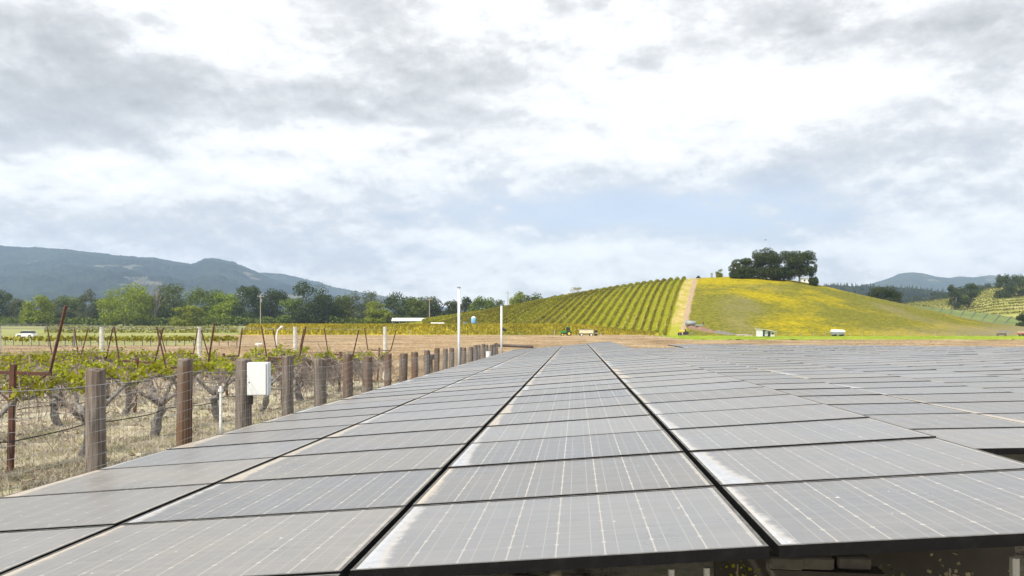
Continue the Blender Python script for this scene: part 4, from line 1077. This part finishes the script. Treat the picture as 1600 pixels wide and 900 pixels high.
# cream trailer
p = at(916, 186); root = empty('cream_trailer', p, TH); tag(root, 'long cream trailer on two axles parked right of the tractor', 'trailer')
part(root, 'body', M['cream'], lambda b: b.box((0, 0, 1.05), (3.1, 1.8, .85), bevel=.06))
part(root, 'roof', M['steel_grey'], lambda b: b.box((0, 0, 1.53), (3.25, 1.95, .10), bevel=.03))
part(root, 'chassis', M['black'], lambda b: b.box((0, 0, .56), (3.3, 1.2, .12)))
for wx in (-1.15, 1.05):
    for sgn in (-1, 1):
        w_ = part(root, 'wheel', M['rubber'], lambda b: b.tube([(wx, sgn*.86, .36), (wx, sgn*1.02, .36)], .36, 14)); b_ = MB(); b_.tube([(wx, sgn*.84, .36), (wx, sgn*1.05, .36)], .20, 10); b_.build('hub', M['white'], w_)
part(root, 'drawbar', M['black'], lambda b: b.tube([(-1.6, 0, .56), (-2.3, 0, .45)], .06, 5))
p = at(931, 187); root = empty('sprayer_cart', p, TH); tag(root, 'small dark and grey sprayer cart at the right end of the cream trailer', 'cart')
part(root, 'tank', M['steel_grey'], lambda b: b.box((0, 0, .62), (.75, .9, .35), bevel=.08))
part(root, 'engine', M['black'], lambda b: b.box((0, 0, 1.10), (.70, .8, .55), bevel=.1))
for sgn in (-1, 1): part(root, 'wheel', M['rubber'], lambda b: b.tube([(0, sgn*.5, .3), (0, sgn*.62, .3)], .3, 12))
# yellow tractor at the foot of the track
p = at(1067, gd(1067, 524.5)); root = empty('yellow_tractor', p, TH); tag(root, 'small yellow tractor parked at the foot of the dirt track', 'tractor')
part(root, 'body', M['yellow_paint'], lambda b: b.box((-.2, 0, 1.05), (1.3, .7, .5), bevel=.1))
part(root, 'seat', M['black'], lambda b: b.box((.6, 0, 1.25), (.35, .5, .5), bevel=.06))
part(root, 'roll_bar', M['yellow_paint'], lambda b: b.tube([(.75, -.4, .9), (.75, -.4, 1.9), (.75, .4, 1.9), (.75, .4, .9)], .05, 5))
for (wx, wr, sgn) in ((-.7, .38, -1), (-.7, .38, 1), (.7, .52, -1), (.7, .52, 1)): part(root, 'wheel', M['rubber'], lambda b: b.tube([(wx, sgn*.5, wr), (wx, sgn*.75, wr)], wr, 14))
dT = gd(1079, 510)
p = at(1079, dT); root = empty('steel_tank', (p[0], p[1], p[2]), TH-.25); tag(root, 'grey horizontal cylinder tank lying beside the foot of the dirt track', 'tank'); 
zc_ = .85
part(root, 'shell', M['steel_grey'], lambda b: b.tube([(-1.3, 0, zc_), (-1.2, 0, zc_), (1.2, 0, zc_-.12), (1.3, 0, zc_-.12)], [.35, .62, .62, .35], 14), True)
for s in (-.8, .8): part(root, 'cradle', M['bark'], lambda b: b.box((s, 0, (zc_-.5)/2), (.25, .9, max(.15, zc_-.5))))
p = at(1093, gd(1093, 514)); root = empty('farm_trailer', p, TH-.3); tag(root, 'low grey flatbed trailer with an upright post beside the red soil heap', 'trailer')
part(root, 'bed', M['steel_grey'], lambda b: b.box((0, 0, .85), (2.0, 1.4, .3), bevel=.04)); part(root, 'upright', M['black'], lambda b: b.box((.9, 0, 1.25), (.12, 1.2, .9)))
for sgn in (-1, 1): part(root, 'wheel', M['rubber'], lambda b: b.tube([(0, sgn*.6, .35), (0, sgn*.8, .35)], .35, 12))
def heap(u0, u1, d, h, m, name, label, seed, kind=None, cat='heap'):
    n = 40; us = np.linspace(u0, u1, n); rr = np.random.default_rng(seed); s = np.linspace(-1, 1, 11)
    X = np.zeros((11, n)); Y = X.copy(); Zz = X.copy(); k = np.sin(np.linspace(0, pi, n))**.5
    for i, q in enumerate(s):
        dv = np.interp(us, us[[0, -1]], [gd(u0, d[0]), gd(u1, d[1])]) if hasattr(d, '__len__') else d; x, y = W(us, dv+q*1.6); X[i] = x; Y[i] = y; Zz[i] = terrain_z(x, y)-.1+h*(1-q*q)*k*(.6+.8*vnoise(us*.35, us*0+i*.5, seed))+rr.normal(0, .05, n)*(1-q*q)
    return tag(grid(name, X, Y, Zz, m, smooth=False), label, cat)
heap(1074, 1118, (512, 520), .85, M['redbrown'], 'soil_heap', 'long heap of red-brown soil running right from the dirt track', 4)
heap(1112, 1150, (519.5, 524), .6, M['bark'], 'brush_pile', 'dark pile of brush and logs left of the white field shed', 6, cat='brush pile')
heap(1145, 1180, (523.5, 525), .3, M['palebark'], 'log_pile', 'thin line of pale logs just left of the white field shed', 7, cat='logs')
heap(1556, 1586, 210, .5, M['bark'], 'brush_pile', 'dark low brush pile on the grass near the right edge', 8, cat='brush pile')
# field shed
p = at(1196, 179); root = empty('field_shed', p, TH+.35); tag(root, 'small white open-fronted field shed with a sloping metal roof at the foot of the hill', 'shed')
root.scale = (1, 1, .8)
part(root, 'wall', M['whitesteel'], lambda b: (b.box((-1.55, 0, .9), (.1, 2.2, 1.8)), b.box((0, 1.05, .9), (3.0, .1, 1.8)), b.box((-.55, -1.05, .95), (.7, .08, 1.5))))
part(root, 'front_panel', M['white'], lambda b: (b.box((1.05, -1.05, .35), (1.0, .09, .7)), b.box((1.05, -1.05, 1.33), (1.0, .09, .32)), b.box((.66, -1.05, .93), (.2, .09, .48)), b.box((1.46, -1.05, .93), (.18, .09, .48)), b.box((1.5, 0, .75), (.09, 2.0, 1.5))))
part(root, 'window', M['darkglass'], lambda b: b.box((1.06, -1.04, .93), (.6, .03, .48)))
part(root, 'roof', M['white'], lambda b: b.add([(-1.8, -1.5, 1.98), (1.8, -1.5, 1.45), (1.8, 1.4, 1.75), (-1.8, 1.4, 2.1), (-1.8, -1.5, 2.08), (1.8, -1.5, 1.56), (1.8, 1.4, 1.86), (-1.8, 1.4, 2.2)], [(3, 2, 1, 0), (4, 5, 6, 7), (0, 1, 5, 4), (1, 2, 6, 5), (2, 3, 7, 6), (3, 0, 4, 7)]))
b_ = MB(); b_.box((0, 0, .2), (.7, .5, .4), bevel=.08); b_.box((.1, 0, .45), (.3, .3, .12), bevel=.04); o = b_.build('white_tub', M['white'], loc=at(1186, 176)); tag(o, 'small white tub on the grass in front of the field shed', 'tub')
# covered wagon / trailer at right
p = at(1309, 180); root = empty('covered_wagon', p, TH-.1); tag(root, 'grey wagon under a white domed cover, right of the field shed', 'wagon')
part(root, 'body', M['steel_grey'], lambda b: b.box((0, 0, .72), (2.7, 1.3, .62), bevel=.08))
def cover(b):
    n = 9; A = [(pi*i/(n-1)) for i in range(n)]; vs = []
    for xx_, k in ((-1.45, .8), (-1.3, 1), (1.2, .85), (1.4, .6)): vs += [(xx_, -.78*cos(a), 1.0+.62*k*sin(a)) for a in A]
    fs = [(i*n+j, i*n+j+1, (i+1)*n+j+1, (i+1)*n+j) for i in range(3) for j in range(n-1)]+[tuple(range(n)), tuple(range(4*n-1, 3*n-1, -1))]; b.add(vs, fs)
part(root, 'cover', M['white'], cover)
for s in (-.7, .8):
    for sgn in (-1, 1): part(root, 'wheel', M['rubber'], lambda b: b.tube([(s, sgn*.55, .3), (s, sgn*.72, .3)], .3, 12))
# reddish thing at right edge, bench-like dark rack
p = at(1596, 185); root = empty('red_cart', p, TH); tag(root, 'small red and white cart at the right edge below the hill', 'cart')
part(root, 'body', simple('faded_red_paint', (.55, .14, .10), .5), lambda b: b.box((0, 0, .65), (1.5, 1, .45), bevel=.1)); part(root, 'cover', M['white'], lambda b: b.box((-.2, 0, .93), (1.1, .95, .14), bevel=.05))
for sgn in (-1, 1): part(root, 'wheel', M['rubber'], lambda b: b.tube([(0, sgn*.5, .28), (0, sgn*.62, .28)], .28, 12))
p = at(1565, 184); root = empty('pallet_rack', p, TH); tag(root, 'low brown slatted rack on the grass near the right edge', 'rack')
part(root, 'slats', M['post'], lambda b: [b.box((-.8+.32*k, 0, .55), (.16, .8, .35)) for k in range(6)]); part(root, 'frame', M['bark'], lambda b: (b.box((0, 0, .30), (2, .8, .1)), b.box((-.9, 0, .12), (.1, .7, .26)), b.box((.9, 0, .12), (.1, .7, .26))))
# house behind the oaks
p = at(1259, 320); d_ = 320; zb = Z(442, d_); root = empty('white_house', (p[0], p[1], zb), TH); tag(root, 'small white house glimpsed behind the hilltop oaks', 'house')
part(root, 'wall', M['white'], lambda b: b.box((0, 0, 1.0), (4.2, 3, 2.4)))
part(root, 'roof', M['steel_grey'], lambda b: b.add([(-2.4, -1.8, 2.2), (2.4, -1.8, 2.2), (2.4, 1.8, 2.2), (-2.4, 1.8, 2.2), (-2.4, 0, 3.0), (2.4, 0, 3.0)], [(0, 1, 5, 4), (2, 3, 4, 5), (0, 4, 3), (1, 2, 5), (3, 2, 1, 0)]))
root.scale = (.8, .8, .72)
for s in (-1.1, .9): part(root, 'window', M['darkglass'], lambda b: b.box((s, -1.51, 1.2), (.8, .04, .9)))
lowbox(1112, 303, 427, 434, 2.6, M['steel_grey'], 'utility_box', 'small grey box on the hilltop beside the bright little tree', 'utility box', 1)
# white car at the left
p = at(42, 165); d_ = 165; root = empty('parked_car', p, TH); tag(root, 'white car with dark windows parked in the pale field at the left', 'car')
sx_ = 1.0
def carbody(b):
    prof = [(-1.45, .28), (-1.5, .6), (-1.25, .78), (-.75, .86), (.95, .88), (1.35, .78), (1.45, .5), (1.42, .28)]
    n = len(prof); b.add([(x, -.8, z) for x, z in prof]+[(x, .8, z) for x, z in prof], [tuple(range(n)), tuple(range(2*n-1, n-1, -1))]+[(i, i+n, (i+1) % n+n, (i+1) % n) for i in range(n)])
part(root, 'body', M['white'], carbody)
def cabin(b):
    lo = [(-.85, .87), (1.15, .88)]; b.add([(-.95, -.75, .86), (1.2, -.75, .86), (1.2, .75, .86), (-.95, .75, .86), (-.5, -.62, 1.28), (.95, -.62, 1.3), (.95, .62, 1.3), (-.5, .62, 1.28)], [(0, 1, 5, 4), (1, 2, 6, 5), (2, 3, 7, 6), (3, 0, 4, 7)])
part(root, 'windows', M['darkglass'], cabin)
part(root, 'roof', M['white'], lambda b: b.box((.22, 0, 1.315), (1.5, 1.26, .05), bevel=.02))
for wx in (-.95, .9):
    for sgn in (-1, 1):
        w_ = part(root, 'wheel', M['rubber'], lambda b: b.tube([(wx, sgn*.66, .30), (wx, sgn*.83, .30)], .30, 14)); b_ = MB(); b_.tube([(wx, sgn*.64, .3), (wx, sgn*.845, .3)], .17, 10); b_.build('rim', M['alu'], w_)
root.scale = (1.2, 1.1, 1.1)
# grape row across the far end of the ploughed strip, leaves above dark posts
def cross_row(d, u0, u1, h, label, seed, m='hillvine', post=True, name='vine_row', dens=4, hlo=.55):
    rr = np.random.default_rng(seed); L_ = (u1-u0)/F*d; n = int(L_*dens*6); u = rr.uniform(u0, u1, n); dd_ = d+rr.normal(0, .25, n); x, y = W(u, dd_)
    P = np.stack([x, y, plain_z(x, y)+h*rr.uniform(hlo, 1, n)], 1); x0, y0 = W(u0, d); root = empty(name, (x0, y0, float(plain_z(x0, y0)))); tag(root, label, 'vine row', 'vine rows across the left fields')
    P = P-np.array(root.location); a = rr.normal(0, .14, P.shape); b = rr.normal(0, .12, P.shape); quads('foliage', np.stack([P-a, P-b, P+a, P+b], 1), M[m], root)
    if post:
        b_ = MB(); k = u0
        while k < u1:
            xx_, yy_ = W(k, d); g_ = float(plain_z(xx_, yy_)); b_.tube([(xx_-root.location.x, yy_-root.location.y, g_-root.location.z), (xx_-root.location.x+rr.normal(0, .04), yy_-root.location.y, g_-root.location.z+h*.95)], .055, 4); k += 1.0*F/d*rr.uniform(.9, 1.1)
        o = b_.build('trunks', M['bark'], root); o['kind'] = 'stuff'
cross_row(96, -60, 372, 1.2, 'dark-trunked vine row crossing the far end of the left ploughed strip', 1, hlo=.62)
cross_row(120, 60, 372, 1.0, 'thin green vine row just beyond the dark-trunked one at left', 2, post=False, hlo=.3)
cross_row(235, 70, 372, 2.1, 'distant dense green hedge-like row across the pale field', 3, post=False, dens=14, hlo=.05)
# small field posts, irrigation pipes
def stake(u, d, v0, label, m='whitesteel', r=.05, name='field_stake', lean=0):
    p = at(u, d); b_ = MB(); h = Z(v0, d)-p[2]; b_.tube([(0, 0, -.1), (lean*.5, 0, h*.9), (lean, 0, h)], [r, r, r*.7], 6); o = b_.build(name, M[m], loc=p); tag(o, label, 'stake')
stake(640.5, 195, 515, 'thin pale stake standing against the mustard bank left of the white poles')
stake(939, 192, 519, 'thin pale stake right of the cream trailer')
stake(866, 194, 516, 'thin grey stake left of the green tractor')
stake(116, 90, 511, 'dark thin stake standing in the pale field beyond the vines', 'bark', .09)
p = at(432, 95); root = empty('irrigation_valve', p); tag(root, 'white bent irrigation pipe sticking up from the ploughed field', 'pipe'); h = Z(511, 95)-p[2]
part(root, 'riser', M['white'], lambda b: b.tube([(0, 0, -.1), (0, 0, h*.55), (.15, 0, h*.85), (.55, 0, h)], .09, 8)); part(root, 'outlet', M['white'], lambda b: b.tube([(.5, 0, h-.03), (.72, 0, h+.05)], .13, 8))
p = at(403, 96); b_ = MB(); b_.tube([(0, 0, 0), (0, 0, .5)], .12, 8); b_.tube([(-.35, 0, .3), (.5, 0, .35)], .07, 8); tag(b_.build('pipe_fitting', M['white'], loc=p), 'small low white pipe fitting in the ploughed field, left of the bent pipe', 'pipe')
# wire fence with thin posts in front of the bright verge, right
rootf = empty('field_fence', at(1060, 176)); tag(rootf, 'thin post and wire fence along the foot of the hill at right', 'fence')
b2 = []; uu = 1062
while uu < 1620:
    x, y = W(uu, 176); g_ = tz(x, y); b_ = MB(); o_ = rootf.location; b_.tube([(x-o_.x, y-o_.y, g_-.1-o_.z), (x-o_.x, y-o_.y, g_+1.15-o_.z)], .035, 4); b_.build('post', M['galv'], rootf); b2.append((x-o_.x, y-o_.y, g_-o_.z)); uu += 19
for hh in (.5, .8, 1.1):
    b_ = MB(); b_.tube([(p[0], p[1], p[2]+hh) for p in b2], .008, 3, cap=False); b_.build('wire', M['galv'], rootf)
# birds
def bird(u, v, d, s, label, rz):
    x, y = W(u, d); root = empty('bird', (x, y, Z(v, d)), rz); tag(root, label, 'bird', 'birds in flight')
    part(root, 'body', M['black'], lambda b: b.tube([(-.28*s, 0, 0), (-.1*s, 0, .01), (.12*s, 0, .01), (.24*s, 0, .03), (.3*s, 0, .02)], [.015*s, .06*s, .07*s, .045*s, .01*s], 8), True)
    for sg in (-1, 1): part(root, 'wing', M['black'], lambda b: b.add([(.12*s, sg*.05*s, .03*s), (-.10*s, sg*.05*s, .02*s), (-.04*s, sg*.35*s, .14*s), (.14*s, sg*.32*s, .15*s), (-.06*s, sg*.66*s, .10*s), (.12*s, sg*.05*s, .01*s), (-.10*s, sg*.05*s, 0), (-.04*s, sg*.35*s, .12*s), (.14*s, sg*.32*s, .13*s)], [(0, 1, 2, 3), (3, 2, 4), (8, 7, 6, 5), (4, 7, 8)]))
bird(1196, 375, 120, .55, 'tiny dark bird flying above the hilltop oaks', .4)
bird(1532, 430, 110, .7, 'tiny bird flying above the far right slope', 1.1)

# ------------------------------------------------------------------ haze, sky, sun, camera
def haze_box():
    m = bpy.data.materials.new('haze_air'); m.use_nodes = True; nt = m.node_tree; nt.nodes.clear()
    o = nt.nodes.new('ShaderNodeOutputMaterial'); v = nt.nodes.new('ShaderNodeVolumePrincipled')
    v.inputs['Color'].default_value = (.54, .71, 1.0, 1); v.inputs['Density'].default_value = 1.35e-4; v.inputs['Anisotropy'].default_value = .2
    nt.links.new(v.outputs[0], o.inputs['Volume'])
    b_ = MB(); b_.box((0, 0, 246), (10800, 10800, 508)); ob = b_.build('haze', m); tag(ob, kind='stuff'); return ob
haze_box()

SUN_EL, SUN_AZ = radians(48), radians(215)      # compass direction of the sun, clockwise from +Y (behind and left)
world = bpy.data.worlds.new('World'); sc.world = world; world.use_nodes = True
nt = world.node_tree; N = NT(nt); bg = nt.nodes['Background']
sky = N.n('ShaderNodeTexSky'); sky.sky_type = 'NISHITA'; sky.sun_disc = False; sky.sun_elevation = SUN_EL; sky.sun_rotation = SUN_AZ
tc = N.n('ShaderNodeTexCoord'); g = tc.outputs['Generated']
sp = N.n('ShaderNodeSeparateXYZ'); N.l(g, sp.inputs[0]); dx, dy, dz = sp.outputs
zz = N.math('ADD', N.math('MAXIMUM', dz, 0.0), .16)
cb = N.n('ShaderNodeCombineXYZ'); N.l(N.math('DIVIDE', dx, zz), cb.inputs[0]); N.l(N.math('DIVIDE', dy, zz), cb.inputs[1]); N.inp(cb.inputs[2], 3.7); pl = cb.outputs[0]
az = N.math('ARCTAN2', dx, dy); el = N.math('ARCSINE', dz)
def azel(u, v):
    X = (u-800)/F; A = math.atan(X)-TH; return A, math.atan((HZ-v)/F*cos(math.atan(X)))
def blob(u, v, su, sv, wob=.5):
    a, e = azel(u, v)
    p = N.math('DIVIDE', N.math('SUBTRACT', az, a), su/F); q = N.math('DIVIDE', N.math('SUBTRACT', el, e), sv/F)
    r2 = N.math('ADD', N.math('MULTIPLY', p, p), N.math('MULTIPLY', q, q))
    return N.math('POWER', 2.718, N.math('MULTIPLY', r2, -1.0))
big = N.noise(pl, .55, 8, .56, .25); fine = N.noise(pl, 1.7, 9, .60, .35); puff = N.noise(N.scale(g, (1, 1, 1.9)), 6.5, 10, .60, .15)
dens = N.math('ADD', N.math('ADD', N.math('MULTIPLY', big, .30), N.math('MULTIPLY', fine, .22)), N.math('MULTIPLY', puff, .48))
# billow relief: upper edges of each puff catch the light, bases stay grey
def shifted(dzv):
    v = N.n('ShaderNodeVectorMath', operation='ADD'); N.l(g, v.inputs[0]); v.inputs[1].default_value = (dzv*.35, 0, dzv); return v.outputs[0]
sA = N.scale(g, (1, 1, 1.9)); sB = N.scale(shifted(.016), (1, 1, 1.9))
rel1 = N.math('SUBTRACT', N.noise(sA, 5.2, 9, .60, .12), N.noise(sB, 5.2, 9, .60, .12))
sC = N.scale(shifted(.007), (1, 1, 1.9))
rel2 = N.math('SUBTRACT', N.noise(sA, 15, 7, .62, .1), N.noise(sC, 15, 7, .62, .1))
edge_ = N.maprange(N.noise(sA, 4.1, 11, .60, .1), .47, .53, -.5, .5, True)
# broad masses of thick and thin cloud
def acc(s, k, *a): return N.math('ADD', s, N.math('MULTIPLY', blob(*a), k*1.25))
lum = N.math('MULTIPLY', N.math('SUBTRACT', dens, .466), 2.3)
lum = N.math('ADD', lum, N.math('MULTIPLY', rel1, 1.9)); lum = N.math('ADD', lum, N.math('MULTIPLY', rel2, .7)); lum = N.math('ADD', lum, N.math('MULTIPLY', edge_, .14))
for k, a in [(-.30, (480, 160, 330, 45)), (-.30, (60, 190, 190, 50)), (-.12, (120, 60, 260, 50)), (-.12, (760, 60, 160, 60)), (-.22, (1540, 75, 170, 60)), (-.10, (1300, 60, 120, 60)),
             (.20, (1150, 150, 330, 45)), (.16, (430, 60, 110, 45)), (.18, (560, 215, 300, 28)), (.14, (300, 280, 260, 60)),
             (-.10, (870, 190, 70, 35)), (-.12, (1250, 230, 380, 50)), (-.26, (960, 320, 330, 42)), (-.20, (1250, 335, 300, 34)), (-.18, (380, 372, 280, 34)),
             (.16, (1000, 400, 160, 30)), (.16, (1560, 380, 150, 30)), (.16, (870, 300, 70, 18)), (.10, (1400, 150, 300, 50)), (.15, (1120, 165, 420, 75)), (.13, (420, 275, 460, 55)), (-.08, (100, 130, 300, 90))]:
    lum = acc(lum, k, *a)
cl = N.ramp(N.math('ADD', N.math('MULTIPLY', lum, .72), .50, clamp=True), [(.0, (.36, .367, .378)), (.25, (.475, .482, .493)), (.45, (.615, .62, .63)), (.60, (.785, .787, .79)), (.76, (.90, .897, .893)), (1.0, (1.02, 1.01, .99))])
thin = N.math('MULTIPLY', N.maprange(el, radians(17), radians(4), 0, 1, True), N.maprange(lum, .22, -.45, 0, 1, True))
bl = acc(acc(N.math('MULTIPLY', thin, .30), .34, 880, 325, 300, 52), .26, 1180, 335, 260, 48)
bl = N.math('MULTIPLY', bl, N.maprange(lum, .30, -.25, 0, 1))
cl10 = N.n('ShaderNodeVectorMath', operation='SCALE'); N.l(cl, cl10.inputs[0]); cl10.inputs['Scale'].default_value = 10.0
blue = N.mix(.70, sky.outputs[0], (6.4, 7.3, 9.2))
N.l(N.mix(N.math('MINIMUM', bl, .72), cl10.outputs[0], blue), bg.inputs['Color']); bg.inputs['Strength'].default_value = .1
world.cycles.sampling_method = 'MANUAL'; world.cycles.sample_map_resolution = 512

ld = bpy.data.lights.new('sun', 'SUN'); ld.energy = 4.0; ld.angle = radians(3); ld.color = (1, .94, .83)
lo = bpy.data.objects.new('sun', ld); col.objects.link(lo)
from mathutils import Vector
sd = Vector((sin(SUN_AZ)*cos(SUN_EL), cos(SUN_AZ)*cos(SUN_EL), sin(SUN_EL)))
lo.rotation_euler = sd.to_track_quat('Z', 'Y').to_euler(); lo.location = (0, 0, 60)

cd = bpy.data.cameras.new('camera'); cam = bpy.data.objects.new('camera', cd); col.objects.link(cam); sc.camera = cam
cam.location = (0, 0, HC); cam.rotation_euler = (pi/2, 0, TH)
cd.sensor_width = 36; cd.sensor_fit = 'HORIZONTAL'; cd.lens = 36*F/1600; cd.shift_y = (HZ-450)/1600; cd.clip_start = .05; cd.clip_end = 20000

vs = sc.view_settings; vs.view_transform = 'Standard'; vs.look = 'None'; vs.exposure = 0.44; vs.gamma = 1; vs.use_curve_mapping = False
sc.render.engine = 'CYCLES'; c = sc.cycles; c.use_denoising = True; c.max_bounces = 6; c.diffuse_bounces = 3; c.glossy_bounces = 2; c.transmission_bounces = 2; c.volume_bounces = 1; c.transparent_max_bounces = 4
c.use_adaptive_sampling = True; c.adaptive_threshold = .02; c.sample_clamp_indirect = 4
